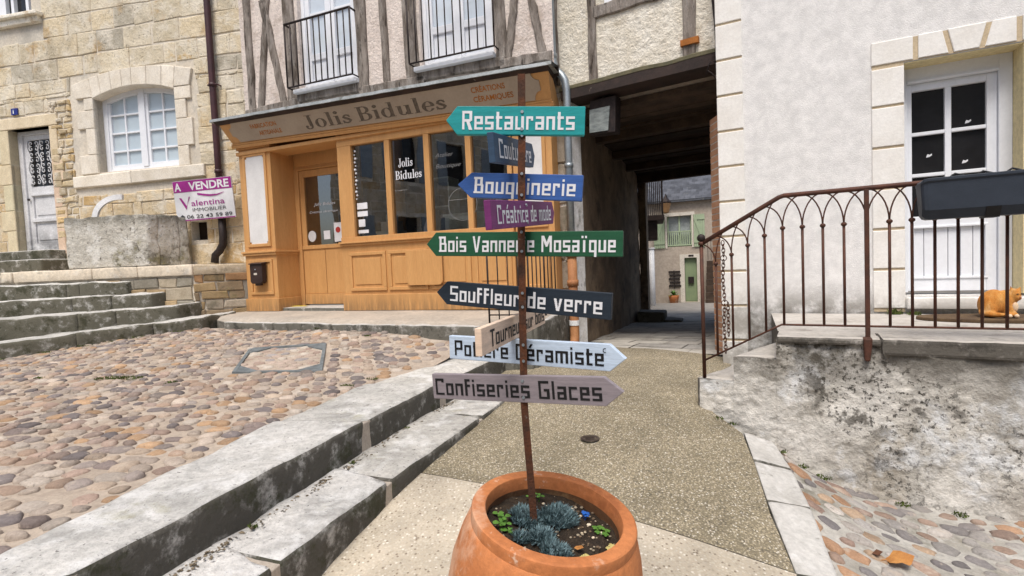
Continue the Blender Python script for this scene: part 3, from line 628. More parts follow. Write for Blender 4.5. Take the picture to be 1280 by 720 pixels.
mb.mi = 1; cobbles(mb, inn, lambda x, y: cob_h(x, y)-.006, lambda r: tuple(x*K_ for K_ in [r.uniform(.9, 1.1)] for x in r.choice([(.52, .46, .39), (.44, .35, .29), (.34, .31, .30), (.36, .27, .22)])), .13, .095, 5, R(12), .02)
mb.build('cobble_filling', [M['cobble_mortar'], M['cobble']], t, smooth=True)
t = thing('drain_cover', (.46, 3.25, ramp_h(.46, 3.25)), 'small round dark iron cover in the gravelly ramp', 'drain cover')
mb = MB(); z = ramp_h(.46, 3.25)+.006
for r0, r1, zz in ((0, .036, 0), (.040, .062, .002)):
    vs = [(.46+rr*math.cos(2*math.pi*k/28), 3.25+rr*math.sin(2*math.pi*k/28), z+zz+.03*.0-(.014*rr*math.cos(2*math.pi*k/28)*5*.0)) for rr in (max(r0, .001), r1) for k in range(28)]
    mb.faces(vs, [(k, 28+k, 28+(k+1) % 28, (k+1) % 28) for k in range(28)])
for k in range(-2, 3): mb.box(.46-.026, .46+.026, 3.25+k*.011-.002, 3.25+k*.011+.002, z-.002, z+.004)
mb.build('lid', mat('cover iron', (.05, .035, .03), (.09, .07, .055), 30, .7, .3, metal=.3), t)

# ------------------------------------------------------------------ the two kerb steps in front of the square
def pl_at(P, y):
    for a, b in zip(P, P[1:]):
        if a[1] <= y <= b[1]: return lerp(a[0], b[0], (y-a[1])/(b[1]-a[1]))
    a, b = (P[0], P[1]) if y < P[0][1] else (P[-2], P[-1]); return lerp(a[0], b[0], (y-a[1])/(b[1]-a[1]))
t = thing('kerb_steps', (-1., 2.6, -1.2), 'two long worn pale grey stone steps descending from the cobbles to the ramp', 'steps')
grey = lambda r: tuple(x*K_ for K_ in [r.uniform(.88, 1.1)] for x in (1, 1, 1))
jj = random.Random(3)
ups = [-.5, .62, 1.56, 3.10, 4.05, 5.28]
for k, (a, b) in enumerate(zip(ups, ups[1:])):
    a += .016; b -= .016; m = MB()
    D = Vector((.395, .918, 0)); P = []
    fa, fb = Vector((pl_at(E_UP, a), a)), Vector((pl_at(E_UP, b), b)); ia, ib = Vector((pl_at(S_IN, a-.12), a-.12)), Vector((pl_at(S_IN, b+.05), b+.05))
    if k == 4: ib = Vector((-.50, 5.24))
    zt = lambda p: -.92+.012*(p.y > 4)
    P = [(fa.x, fa.y, -1.25), (fb.x, fb.y, -1.25), (ib.x, ib.y, -1.25), (ia.x, ia.y, -1.25), (fa.x, fa.y, -.925), (fb.x, fb.y, -.915), (ib.x, ib.y, -.905), (ia.x, ia.y, -.92)]
    # order as front-left..: run along the edge
    rough_block(m, P, (26, 10, 7), .011, .028, ((1.04, 1.04, 1.04), (.84, .85, .82), (1.0, 1.0, .99), (.9, .9, .88), (1.05, 1.04, 1.0))[k], seed=k+2, freq=4.5)
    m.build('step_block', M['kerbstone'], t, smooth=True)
los = [-.3, .85, 1.93, 2.66, 3.72, 4.85]
E_MID = [(x-.02, y) for x, y in E_UP]
for k, (a, b) in enumerate(zip(los, los[1:])):
    a += .016; b -= .016; m = MB()
    fa, fb = Vector((pl_at(E_LO, a), a)), Vector((pl_at(E_LO, b), b)); ia, ib = Vector((pl_at(E_MID, a+.05), a+.12)), Vector((pl_at(E_MID, b+.15), b+.2))
    ia.x = pl_at(E_MID, ia.y)-.02; ib.x = pl_at(E_MID, ib.y)-.02
    za, zb = -1.125+.004*k, -1.12+.004*k
    P = [(fa.x, fa.y, -1.5), (fb.x, fb.y, -1.5), (ib.x, ib.y, -1.5), (ia.x, ia.y, -1.5), (fa.x, fa.y, za), (fb.x, fb.y, zb), (ib.x, ib.y, zb+.01), (ia.x, ia.y, za+.01)]
    rough_block(m, P, (22, 9, 8), .012, .026, ((.92, .92, .9), (1.1, 1.1, 1.1), (1.0, 1.0, 1.0), (.88, .87, .84), (.98, .97, .94))[k], seed=k+20, freq=4.5)
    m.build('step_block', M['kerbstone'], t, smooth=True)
# cement between the blocks
for y in ups[1:-1]:
    f0, i0 = pl_at(E_UP, y), pl_at(S_IN, y-.05)
    m = MB(); m.hexa([(f0-.012, y-.05, -1.3), (f0+.024, y+.05, -1.3), (i0+.02, y+.03, -1.3), (i0-.02, y-.12, -1.3), (f0-.018, y-.05, -.931), (f0+.016, y+.05, -.931), (i0+.02, y+.03, -.918), (i0-.02, y-.12, -.918)]); m.build('cement_joint', M['cement'], t, bevel=.006)
for y in los[1:-1]:
    f0, i0 = pl_at(E_LO, y), pl_at(E_MID, y+.12)
    m = MB(); m.hexa([(f0-.012, y-.05, -1.5), (f0+.022, y+.05, -1.5), (i0+.02, y+.17, -1.5), (i0-.02, y+.07, -1.5), (f0-.02, y-.05, -1.135), (f0+.012, y+.05, -1.135), (i0+.02, y+.17, -1.125), (i0-.02, y+.07, -1.125)]); m.build('cement_joint', M['cement'], t, bevel=.006)
m = MB(); r_ = random.Random(44)
for k in range(900):
    y = r_.uniform(.9, 4.6); x = pl_at(E_UP, y)+.015+abs(r_.gauss(0, .035)); a = r_.uniform(0, 6.28); q = r_.uniform(.004, .013); c = tuple(v*K_ for K_ in [r_.uniform(.4, 1.3)] for v in (.2, .16, .11)); z = -1.106+r_.uniform(0, .008)
    m.poly([(x+q*math.cos(a), y+q*math.sin(a), z), (x-q*.6*math.sin(a), y+q*.6*math.cos(a), z+.003), (x-q*math.cos(a), y-q*math.sin(a), z), (x+q*.5*math.sin(a), y-q*.5*math.cos(a), z-.002)], c)
M['litter'] = mat('dry litter', (1, 1, 1), None, 30, .95, .2, attr=True); tag(m.build('leaf_litter', M['litter']), kind='stuff')
# pale kerb strip by the gutter
t = thing('kerb_strip', (1.4, 2.8, -1.3), 'row of pale flat kerb stones between the ramp and the cobbled gutter', 'kerb')
LE = [(.86, .9), (1.155, 2.12), (1.25, 2.52), (1.40, 3.02), (1.515, 3.40)]; RE = [(1.02, .9), (1.345, 2.14), (1.50, 2.60), (1.625, 3.02), (1.715, 3.40)]
ys = [.9, 1.55, 2.12, 2.62, 3.02, 3.40]
for k, (a, b) in enumerate(zip(ys, ys[1:])):
    m = MB(); a += .006; b -= .006; q = [(pl_at(LE, a)+.004, a), (pl_at(RE, a-.03), a-.03), (pl_at(RE, b-.03), b-.03), (pl_at(LE, b)+.004, b)]
    zz = [ramp_h(*p) for p in q]
    rough_block(m, [(p[0], p[1], -1.75) for p in q]+[(p[0], p[1], z+.012) for p, z in zip(q, zz)], (8, 8, 5), .007, .014, None, seed=k+50, freq=6)
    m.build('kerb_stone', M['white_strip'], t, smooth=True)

# ------------------------------------------------------------------ pavement in front of the shop
PVF = [(-3.98, 7.06), (-2.2, 6.19), (-.33, 5.28), (.2, 5.18)]      # its front edge
m = MB()
pv = PVF+[(.64, 6.2), (.45, 6.3), (-4.5, 8.3), (-4.6, 7.5)]
zt = [-.635, -.632, -.63, -.62, -.56, -.55, -.55, -.56]
m.slab(pv, -1.35, zt); tag(m.build('pavement', M['pave_concrete'], bevel=.012), kind='structure')
t = thing('pavement_kerb', (-2, 6.1, -.7), 'low pale worn stone kerb edging the pavement before the ochre shop', 'kerb')
pts = [(-3.98, 7.06), (-3.1, 6.63), (-2.2, 6.19), (-1.3, 5.755), (-.33, 5.28), (.2, 5.17)]
for k, (a, b) in enumerate(zip(pts, pts[1:])):
    a = Vector(a); b = Vector(b); d = (b-a).normalized(); n = Vector((d.y, -d.x)); a = a+d*.006; b = b-d*.006; m = MB()
    bot = -1.0 if k < 4 else -1.35
    q = [a+n*.035, b+n*.035, b-n*.19, a-n*.19]
    rough_block(m, [(p.x, p.y, bot) for p in q]+[(p.x, p.y, -.627) for p in q], (14, 4, 6), .010, .022, None, seed=70+k, freq=5)
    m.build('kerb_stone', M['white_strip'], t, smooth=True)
m = MB(); a = Vector((.2, 5.17)); b = Vector((.66, 6.22)); d = (b-a).normalized(); n = Vector((d.y, -d.x)); q = [a+n*.035, b+n*.035, b-n*.2, a-n*.2]
rough_block(m, [(p.x, p.y, -1.35) for p in q]+[(p.x, p.y, z) for p, z in zip(q, (-.615, -.575, -.575, -.615))], (14, 4, 8), .014, .03, None, seed=88, freq=4)
m.build('kerb_stone', M['white_strip'], t, smooth=True)

# ------------------------------------------------------------------ stone stairs on the left
t = thing('stone_stairs', (-6, 7, -.8), 'four broad mossy grey stone stairs rising left of the cobbles', 'stairs')
FE = [((-5.96, 5.9), (-4.22, 6.93), (-.66, -.535)), ((-6.43, 6.42), (-4.64, 7.08), (-.42, -.375)), ((-6.93, 6.92), (-5.12, 7.26), (-.215, -.195)), ((-7.3, 7.3), (-5.6, 7.43), (-.0, -.01))]
for k, (Lp, Rp, (zl, zr)) in enumerate(FE):
    Lp, Rp = Vector(Lp), Vector(Rp); d = (Lp-Rp); L2 = Rp+d*2.1; zl2 = zr+(zl-zr)*1.6
    cuts = [0, .28+.1*(k % 2), .66-.06*k, 1.25, 2.1]
    back = [Vector((p.x*1.02, p.y+.75)) for p in (Rp, L2)]
    for i, (u0, u1) in enumerate(zip(cuts, cuts[1:])):
        m = MB(); a = Rp+d*u1; b = Rp+d*u0; g = d.normalized()*.004; a = a-g; b = b+g*.5
        za, zb = lerp(zr, zl, min(u1, 1.4)), lerp(zr, zl, min(u0, 1.4))
        q = [a, b, b+Vector((.10-.02*k, .8)), a+Vector((0.02, .8))]
        if q[2].y > 7.62: q[2] = Vector((q[2].x, 7.62))
        rough_block(m, [(p.x, p.y, -1.3) for p in q]+[(q[0].x, q[0].y, za), (q[1].x, q[1].y, zb), (q[2].x, q[2].y, zb+.01), (q[3].x, q[3].y, za+.01)], (18, 6, 9), .016, .035, tuple(x*K_ for K_ in [jj.uniform(.9, 1.08)] for x in (1, 1, 1)), seed=100+k*7+i, freq=3.6)
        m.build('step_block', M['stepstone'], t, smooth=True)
# retaining wall with coping, trough on it
t = thing('retaining_wall', (-5.5, 7.6, -.6), 'low old stone retaining wall with a pale coping carrying the trough', 'wall')
RW1 = Fr((-8.9, 7.74), (-4.64, 7.48)); RW2 = Fr((-4.64, 7.48), (-3.92, 7.98))
def palr(r, s, z): return tuple(x*K_ for K_ in [r.uniform(.75, 1.15)] for x in r.choice([(.50, .44, .34), (.42, .36, .27), (.56, .50, .42), (.46, .34, .2), (.36, .33, .27)]))
def palr2(r, s, z): return tuple(x*K_ for K_ in [r.uniform(.7, 1.1)] for x in r.choice([(.40, .29, .16), (.46, .36, .23), (.34, .26, .17), (.44, .38, .3), (.42, .25, .13)]))
m = MB(); m.mi = 1; wall_sheet(m, RW1, 0, RW1.L, -1.2, .06, [], -.012); wall_sheet(m, RW2, 0, RW2.L, -1.2, .06, [], -.012); m.mi = 0
ashlar(m, RW1, 0, RW1.L, -1.0, .05, [], palr, (.12, .19), (.16, .42), 5, .016, .03); ashlar(m, RW2, 0, RW2.L, -1.0, .05, [], palr2, (.12, .2), (.18, .4), 6, .014, .03)
m.build('wall_face', [M['rubble'], M['mortar']], t)
m = MB()
for k, (a, b) in enumerate(((0, 1.5), (1.5, 2.75), (2.75, 3.45), (3.45, RW1.L+.02))):
    q = [RW1.p(a+.005, 0, .04), RW1.p(b-.005, 0, .04), RW1.p(b-.005, 0, -.6), RW1.p(a+.005, 0, -.6)]
    rough_block(m, [(p.x, p.y, .04) for p in q]+[(p.x, p.y, .195) for p in q], (12, 6, 3), .01, .02, tuple(x*K_ for K_ in [jj.uniform(.9, 1.1)] for x in (1.25, 1.18, 1.08)), seed=150+k)
q = [RW2.p(.0, 0, .02), RW2.p(RW2.L, 0, .02), RW2.p(RW2.L, 0, -.7), RW2.p(.02, 0, -.7)]
rough_block(m, [(p.x, p.y, .04) for p in q]+[(p.x, p.y, .185) for p in q], (8, 6, 3), .01, .02, (.95, .85, .7), seed=160)
m.build('coping', M['coping'], t, smooth=True)
m = MB(); m.slab([(-9.6, 7.9), (-6.0, 7.75), (-4.3, 7.75), (-3.6, 8.1), (-4.2, 8.6), (-9.6, 9.7)], -1, .17); tag(m.build('terrace', M['pave_concrete']), kind='structure')
t = thing('stone_trough', (-5.9, 7.9, .2), 'heavy rough stone trough with lichen standing on the coping under the arched window', 'trough')
m = MB()
A0, A1, A2, A3 = (-6.58, 7.62), (-5.33, 7.58), (-5.08, 8.16), (-6.5, 8.22)
def trq(u, v): return lerp(lerp(Vector(A0), Vector(A1), u), lerp(Vector(A3), Vector(A2), u), v)
def trblk(u0, u1, v0, v1, z0, z1, s, n):
    q = [trq(u0, v0), trq(u1, v0), trq(u1, v1), trq(u0, v1)]; rough_block(m, [(p.x, p.y, z0) for p in q]+[(p.x, p.y, z1) for p in q], n, .024, .03, None, seed=s, freq=3.2)
trblk(0, 1, 0, .26, .2, .965, 200, (22, 6, 14)); trblk(0, 1, .74, 1, .2, .96, 201, (14, 5, 10)); trblk(.85, 1, .24, .76, .2, .97, 202, (5, 10, 12)); trblk(0, .14, .24, .76, .2, .96, 203, (5, 8, 10)); trblk(.1, .9, .2, .8, .22, .45, 204, (6, 6, 4))
m.build('basin', M['trough'], t, smooth=True)
t = thing('curved_metal_strip', (-6.0, 8.1, .9), 'white curved metal strip sticking up behind the stone trough', 'metal strip')
m = MB(); n = 12; A_ = [R(182-8*k) for k in range(n+1)]
def cs(r_, a, y): return (-5.97+r_*math.cos(a), y+.10*math.cos(a), .95+r_*math.sin(a))
for a0, a1 in zip(A_, A_[1:]): m.hexa([cs(.38, a0, 7.95), cs(.38, a1, 7.95), cs(.38, a1, 7.99), cs(.38, a0, 7.99), cs(.30, a0, 7.95), cs(.30, a1, 7.95), cs(.30, a1, 7.99), cs(.30, a0, 7.99)])
m.build('strip', M['white_tin'], t, weld=True)

# ================================================================== STONE HOUSE ON THE LEFT
t = thing('stone_house', tuple(LF.p(2.4, .2, 0)), 'old house of cream and ochre ashlar with an arched window and grey door', 'house')
DOOR = (.58, 1.47, .50, 2.69); WIN = (2.44, 4.03, 1.82, 3.17); WIN2 = (-.3, 1.30, 4.55, 5.9); RUB = (1.5, 1.96, .6, 3.12)
holes = [DOOR, WIN, WIN2]
CELL = (4.15, 4.44, .60, .90)
def pall(r, s, z):
    k = r.uniform(.9, 1.07); q = r.random()
    if z > 2.6 and q < .12: c = (.50, .48, .44)
    elif q < .14: c = (.60, .47, .29)
    elif q < .45: c = (.72, .645, .52)
    elif q < .8: c = (.74, .69, .60)
    else: c = (.67, .62, .53)
    if z < 1.7: c = tuple(a*b for a, b in zip(c, (.95, .88, .78)))
    return tuple(x*k for x in c)
m = MB(); m.mi = 1; wall_sheet(m, LF, -2.5, 5.45, -.2, 6.6, holes+[CELL], -.006, .3); m.mi = 0
SUR = (1.98, 4.42, 1.58, 3.46)
ashlar(m, LF, -2.5, 5.42, 3.2, 6.6, [WIN2, SUR, (-.5, 1.5, 4.38, 4.6)], pall, (.22, .37), (.22, .66), 21, .008, .010)
ashlar(m, LF, -2.5, 5.42, .2, 3.2, [DOOR, SUR, CELL, RUB, (.45, 1.6, .2, 2.86)], pall, (.14, .34), (.16, .56), 22, .008, .014)
ashlar(m, LF, RUB[0], RUB[1], RUB[2], RUB[3], [], lambda r, s, z: tuple(x*K_ for K_ in [r.uniform(.75, 1.1)] for x in r.choice([(.62, .48, .28), (.66, .56, .40), (.58, .50, .38)])), (.07, .17), (.08, .26), 23, .022, .035)
m.build('wall', [M['ashlar'], M['mortar']], t)
# dressed surround of the arched window
m = MB(); r_ = random.Random(12)
wc = lambda: tuple(x*K_ for K_ in [r_.uniform(.93, 1.05)] for x in (1, 1, 1))
zs = [1.80, 2.12, 2.55, 2.85, 3.05]
for i, (a, b) in enumerate(zip(zs, zs[1:])):
    wl = .34 if i % 2 == 0 else .18; block(m, LF, [(2.44-wl, a+.004), (2.44, a+.004), (2.44, b-.004), (2.44-wl, b-.004)], -.2, .03, .008, wc())
    wr = .30 if i % 2 else .2; block(m, LF, [(4.03, a+.004), (4.03+wr, a+.004), (4.03+wr, b-.004), (4.03, b-.004)], -.2, .03, .008, wc())
arc = lambda s: 3.03+.135*(1-((s-3.235)/.8)**2)
top = lambda s: 3.30+.15*(1-((s-3.235)/1.1)**2)
ss = [2.1, 2.44, 2.62, 2.84, 3.05, 3.24, 3.52, 3.80, 4.03, 4.32]
for i, (a, b) in enumerate(zip(ss, ss[1:])):
    la = arc(a) if 2.44 <= a <= 4.03 else 3.06; lb = arc(b) if 2.44 <= b <= 4.03 else 3.06
    if b <= 2.45: lb = 3.055; la = 3.055
    if a >= 4.02: la = 3.055; lb = 3.055
    ta, tb = (3.235+(a-3.235)*1.06, 3.235+(b-3.235)*1.06)
    block(m, LF, [(a+.003, la), (b-.003, lb), (tb-.003, top(b)), (ta+.003, top(a))], -.24, .035, .008, wc())
block(m, LF, [(1.93, 1.59), (3.1, 1.59), (3.1, 1.795), (1.93, 1.775)], -.25, .05, .012, wc()); block(m, LF, [(3.106, 1.59), (4.5, 1.61), (4.5, 1.80), (3.106, 1.795)], -.25, .05, .012, wc())
m.build('window_surround', M['dressed'], t)
# arched casement: frame, panes
w = MB(); o0, o1 = -.22, -.15; a, b, c, d = 2.44, 4.03, 1.80, 3.17
F_ = .085
def bars(mb, fr, xs, zs, w_, o0, o1, ztop=None):
    for x in xs: mb.fbox(fr, x-w_/2, x+w_/2, zs[0], ztop(x) if ztop else zs[-1], o0, o1)
w.fbox(LF, a, a+F_, c, d, o0, o1+.01); w.fbox(LF, b-F_, b, c, d, o0, o1+.01); w.fbox(LF, a+F_, b-F_, c, c+.09, o0, o1+.008)
mid = (a+b)/2
w.fbox(LF, mid-.05, mid+.05, c+.09, d, o0, o1+.02)
prof = [(s, arc(s)-.075) for s in np.linspace(a+F_, b-F_, 13)]
w.prism(LF, prof+[(b-F_, d), (a+F_, d)], o0, o1+.006)
for l0, l1 in ((a+F_, mid-.05), (mid+.05, b-F_)):
    w.fbox(LF, l0+.001, l0+.05, c+.091, arc(l0)-.08, o0+.01, o1-.004); w.fbox(LF, l1-.05, l1-.001, c+.091, arc(l1)-.08, o0+.01, o1-.004); w.fbox(LF, l0+.05, l1-.05, c+.091, c+.15, o0+.01, o1-.005)
    cx = (l0+l1)/2; w.fbox(LF, cx-.014, cx+.014, c+.15, arc(cx)-.07, o0+.012, o1-.012)
    for q in (2.18, 2.48, 2.78): w.fbox(LF, l0+.05, cx-.014, q-.014, q+.014, o0+.012, o1-.010); w.fbox(LF, cx+.014, l1-.05, q-.014, q+.014, o0+.012, o1-.010)
wf = w.build('window', M['white_paint'], t, bevel=.004)
w = MB(); w.poly([LF.p(a+.02, c+.02, -.19), LF.p(b-.02, c+.02, -.19), LF.p(b-.02, d-.01, -.19), LF.p(a+.02, d-.01, -.19)]); w.build('pane', M['curtain_pane'], wf)
# window above, only its sill and foot in view
w = MB(); w.fbox(LF, -.6, 1.5, 4.40, 4.50, -.1, .07); w.fbox(LF, -.65, 1.55, 4.50, 4.56, -.1, .13); w.build('sill', M['ashlar'], t, bevel=.012)
w = MB()
for x0, x1 in ((-.3, -.2), (1.2, 1.3), (.42, .58), (.70, .76), (1.02, 1.08)): w.fbox(LF, x0, x1, 4.57, 5.9, -.2, -.13)
w.fbox(LF, -.2, 1.2, 4.57, 4.66, -.21, -.14); wf = w.build('window', M['white_paint'], t)
w = MB(); w.poly([LF.p(-.3, 4.56, -.19), LF.p(1.3, 4.56, -.19), LF.p(1.3, 5.9, -.19), LF.p(-.3, 5.9, -.19)]); w.build('pane', M['black_pane'], wf)
# lintel, jambs and door
m = MB(); block(m, LF, [(.42, 2.69), (1.66, 2.69), (1.66, 2.88), (.42, 2.88)], -.3, .02, .01, (.95, .88, .74))
zz = [.5, .95, 1.3, 1.75, 2.1, 2.69]
for i, (a, b) in enumerate(zip(zz, zz[1:])):
    wl = .3 if i % 2 else .2
    block(m, LF, [(.58-wl, a+.004), (.58, a+.004), (.58, b-.004), (.58-wl, b-.004)], -.25, .015, .01, (.92*jj.uniform(.9, 1), .84, .68)); block(m, LF, [(1.47, a+.004), (1.47+wl*.8, a+.004), (1.47+wl*.8, b-.004), (1.47, b-.004)], -.25, .015, .01, (.9, .82*jj.uniform(.9, 1), .66))
m.build('door_surround', M['dressed'], t)
w = MB(); s0, s1, z0, z1 = .585, 1.465, .58, 2.685; o0, o1 = -.2, -.16
w.fbox(LF, s0, s0+.09, z0, z1, o0, o1+.03); w.fbox(LF, s1-.09, s1, z0, z1, o0, o1+.03); w.fbox(LF, s0+.09, s1-.09, z1-.07, z1, o0, o1+.03)
w.fbox(LF, s0+.09, s0+.19, z0, z1-.07, o0, o1); w.fbox(LF, s1-.19, s1-.09, z0, z1-.07, o0, o1); w.fbox(LF, s0+.19, s1-.19, 1.60, 1.72, o0, o1); w.fbox(LF, s0+.19, s1-.19, 2.53, 2.615, o0, o1); w.fbox(LF, s0+.19, s1-.19, z0, .72, o0, o1)
w.fbox(LF, s0+.19, s1-.19, .72, 1.60, o0-.03, o1-.025)
for q0, q1 in ((1.22, 1.52), (.78, 1.05)): w.fbox(LF, s0+.23, s1-.23, q0, q1, o1-.03, o1-.012)
w.fbox(LF, s0+.15, s1-.15, 1.10, 1.16, o1-.02, o1+.025); w.fbox(LF, s0+.17, s1-.17, 1.56, 1.60, o1-.02, o1+.02)
dr = w.build('door', M['door_grey'], t, bevel=.006)
w = MB(); w.poly([LF.p(s0+.18, 1.7, -.19), LF.p(s1-.18, 1.7, -.19), LF.p(s1-.18, 2.56, -.19), LF.p(s0+.18, 2.56, -.19)]); w.build('door_glass', M['black_pane'], dr)
w = MB(); g0, g1, h0, h1 = s0+.20, s1-.20, 1.74, 2.52
def scroll(cx, cz, r, a0, turns, sgn):
    return [LF.p(cx+sgn*r*(1-.75*k/22)*math.cos(a0+turns*2*math.pi*k/22), cz+r*(1-.75*k/22)*math.sin(a0+turns*2*math.pi*k/22), -.145) for k in range(23)]
for i in range(2):
    for j in range(4):
        cx = lerp(g0, g1, (i+.5)/2); cz = lerp(h0, h1, (j+.5)/4); q = (g1-g0)/4
        for sg in (-1, 1):
            w.tube(scroll(cx+sg*q*.48, cz+.045, .05, R(250), .95, sg), .008, 5); w.tube(scroll(cx+sg*q*.48, cz-.045, .045, R(100), -.95, sg), .008, 5)
for i in range(3):
    x = lerp(g0, g1, i/2); w.tube([LF.p(x+.03*math.sin(k*.9+i*1.5), lerp(h0, h1, k/14), -.145) for k in range(15)], .009, 5)
w.build('grille', M['door_grey'], dr, smooth=True)
w = MB(); w.ball(LF.p(s0+.135, 1.5, -.13), .022); w.build('handle', M['dark_iron'], dr, smooth=True)
w = MB(); w.fbox(LF, .72, .86, 2.93, 3.04, .015, .03); np_ = w.build('number_plate', mat('blue enamel', (.02, .03, .22), None, 4, .3, 0), t)
w = MB(); letters(w, 'i', GS, on(LF, .033), .76, .79, 2.95, .07, .5, .25, 7.2); w.build('numeral', M['white_ink'], np_)
m = MB(); m.slab([tuple(LF.p(-1.2, 0, .62).xy), tuple(LF.p(1.9, 0, .62).xy), tuple(LF.p(1.9, 0, 0).xy), tuple(LF.p(-1.2, 0, 0).xy)], .1, .405); m.slab([tuple(LF.p(-.6, 0, .28).xy), tuple(LF.p(1.62, 0, .28).xy), tuple(LF.p(1.62, 0, -.25).xy), tuple(LF.p(-.6, 0, -.25).xy)], .405, .575)
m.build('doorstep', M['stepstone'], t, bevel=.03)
w = MB(); w.poly([LF.p(4.12, .57, -.16), LF.p(4.47, .57, -.16), LF.p(4.47, .93, -.16), LF.p(4.12, .93, -.16)]); w.build('cellar_vent', mat('dark vent', (.03, .02, .016), None, 4, .9, 0), t)
t = thing('door_shrub', tuple(LF.p(.12, .57, .45)), 'dark green leafy shrub on the landing left of the old grey door', 'shrub')
w = MB(); r_ = random.Random(77); c_ = LF.p(.10, .80, .42)
for k in range(260):
    v = Vector((r_.gauss(0, 1), r_.gauss(0, 1), r_.gauss(0, 1))).normalized()*r_.uniform(.3, 1); b = c_+Vector((v.x*.17, v.y*.17, v.z*.22)); d = Vector((r_.gauss(0, 1), r_.gauss(0, 1), r_.gauss(0, .7))).normalized(); sd = d.cross(Vector((r_.random(), r_.random(), .5))).normalized()*.016; l = .05
    w.poly([b-d*l*.5, b+sd, b+d*l*.5, b-sd])
w.build('foliage', mat('dark shrub leaf', (.035, .07, .02), (.02, .04, .012), 20, .6, .1), t)
w = MB(); w.tube([LF.p(.12, .56, .45), LF.p(.10, .8, .42)], .015, 6); w.build('stem', M['timber'], t)
# downpipe on the left house
w = MB(); pp = [LF.p(4.80, z, .085) for z in (6.5, 4.3, 3.1, 1.96, .95)]
w.tube(pp, .048, 12)
for z in (4.6, 2.95, 1.62): w.tube([LF.p(4.80, z, .085), LF.p(4.80, z+.05, .085)], .058, 12)
for z in (2.98,): w.tube([LF.p(4.72, z, .0), LF.p(4.72, z, .09), LF.p(4.88, z, .09), LF.p(4.88, z, .0)], .012, 6)
dp = thing('downpipe', tuple(LF.p(4.8, .25, .085)), 'dark maroon rainwater pipe running down the stone house left of the shop', 'downpipe'); w.build('pipe', M['brown_pipe'], dp, smooth=True)
w = MB(); w.tube([LF.p(4.80, .98, .085), LF.p(4.80, .62, .085), LF.p(4.79, .5, .09), LF.p(4.73, .40, .1), LF.p(4.66, .34, .11), LF.p(4.64, .22, .115)], .056, 12); w.tube([LF.p(4.80, .93, .085), LF.p(4.80, 1.0, .085)], .066, 12)
w.build('cast_shoe', M['dark_iron'], dp, smooth=True)
# estate agent board
t = thing('for_sale_board', tuple(LF.p(4.59, .9, .05)), 'white and magenta for sale board hung on the stone wall beside the ochre shop', 'sign')
def bd(o): return lambda a, b: LF.p(a, b+.015*(a-4.6), o+.10+.05*(b-.9)/.6)
w = MB(); B_ = bd(.06); C_ = bd(.075)
w.hexa([C_(4.07, .90), C_(5.13, .90), B_(5.13, .90), B_(4.07, .90), C_(4.07, 1.52), C_(5.13, 1.52), B_(5.13, 1.52), B_(4.07, 1.52)]); bo = w.build('board', M['sign_white'], t)
D_ = bd(.078); w = MB(); w.poly([D_(4.075, 1.345), D_(5.125, 1.345), D_(5.125, 1.515), D_(4.075, 1.515)]); w.poly([D_(4.075, .902), D_(5.125, .902), D_(5.125, .918), D_(4.075, .918)]); w.build('band', M['purple'], bo)
D2 = bd(.081)
w = MB(); text(w, 'A', D2, 4.10, 4.22, 1.37, .115, .03); w.build('lettering', M['sign_white'], bo); w = MB(); text(w, 'VENDRE', D2, 4.36, 5.08, 1.37, .115, .03); w.build('lettering', M['sign_white'], bo)
w = MB(); text(w, 'alentina', D2, 4.37, 4.97, 1.125, .085, .004); w.poly([D2(4.16, 1.26), D2(4.20, 1.26), D2(4.285, 1.13), D2(4.27, 1.075)]); w.poly([D2(4.27, 1.075), D2(4.285, 1.13), D2(4.36, 1.27), D2(4.34, 1.27)])
sw = [(4.50, 1.315, 1.29), (4.6, 1.298, 1.268), (4.72, 1.278, 1.25), (4.85, 1.275, 1.255), (4.98, 1.298, 1.292)]
for (a, z1, z0), (b, y1, y0) in zip(sw, sw[1:]): w.poly([D2(a, z0), D2(b, y0), D2(b, y1), D2(a, z1)])
w.build('lettering', M['purple'], bo)
w = MB(); text(w, 'IMMOBILIER', D2, 4.38, 4.99, 1.035, .055, -.004); w.build('lettering', M['ink'], bo); w = MB(); text(w, '06 22 43 59 89', D2, 4.26, 5.08, .935, .055, .01)
w.poly([D2(4.13, .965), D2(4.18, .93), D2(4.23, .965), D2(4.18, 1.0)]); w.build('lettering', M['ink'], bo)

# ================================================================== TIMBER FRAMED HOUSE ABOVE THE SHOP
th = thing('timber_framed_house', tuple(SH.p(2.4, 2.3, 0)), 'half timbered house with pinkish infill and two balconied windows above the ochre shop', 'house')
W1 = (1.30, 2.28, 2.56, 4.9); W2 = (3.26, 4.26, 2.52, 4.9)
m = MB(); wall_sheet(m, SH, .2, 5.0, 2.12, 6.6, [W1, W2], 0, .3); m.build('wall', M['pink_plaster'], th)
TB = [((.37, 2.35), (.37, 6.5), .13), ((.53, 2.40), (.76, 3.95), .105), ((.98, 2.42), (.68, 3.95), .115), ((.72, 3.9), (.72, 6.5), .11), ((1.15, 2.42), (1.15, 6.5), .2), ((2.38, 2.40), (2.34, 6.5), .17), ((2.74, 2.4), (2.66, 6.5), .10),
      ((3.14, 2.38), (3.06, 6.5), .19), ((4.37, 2.36), (4.30, 6.5), .14), ((4.43, 2.36), (4.60, 3.4), .09), ((4.88, 2.34), (4.70, 3.4), .09), ((4.62, 3.3), (4.62, 6.5), .1)]
for k, (a, b, w) in enumerate(TB):
    m = MB(); timber(m, SH, a, b, w, seed=k, n=14); m.build('timber', M['timber'], th)
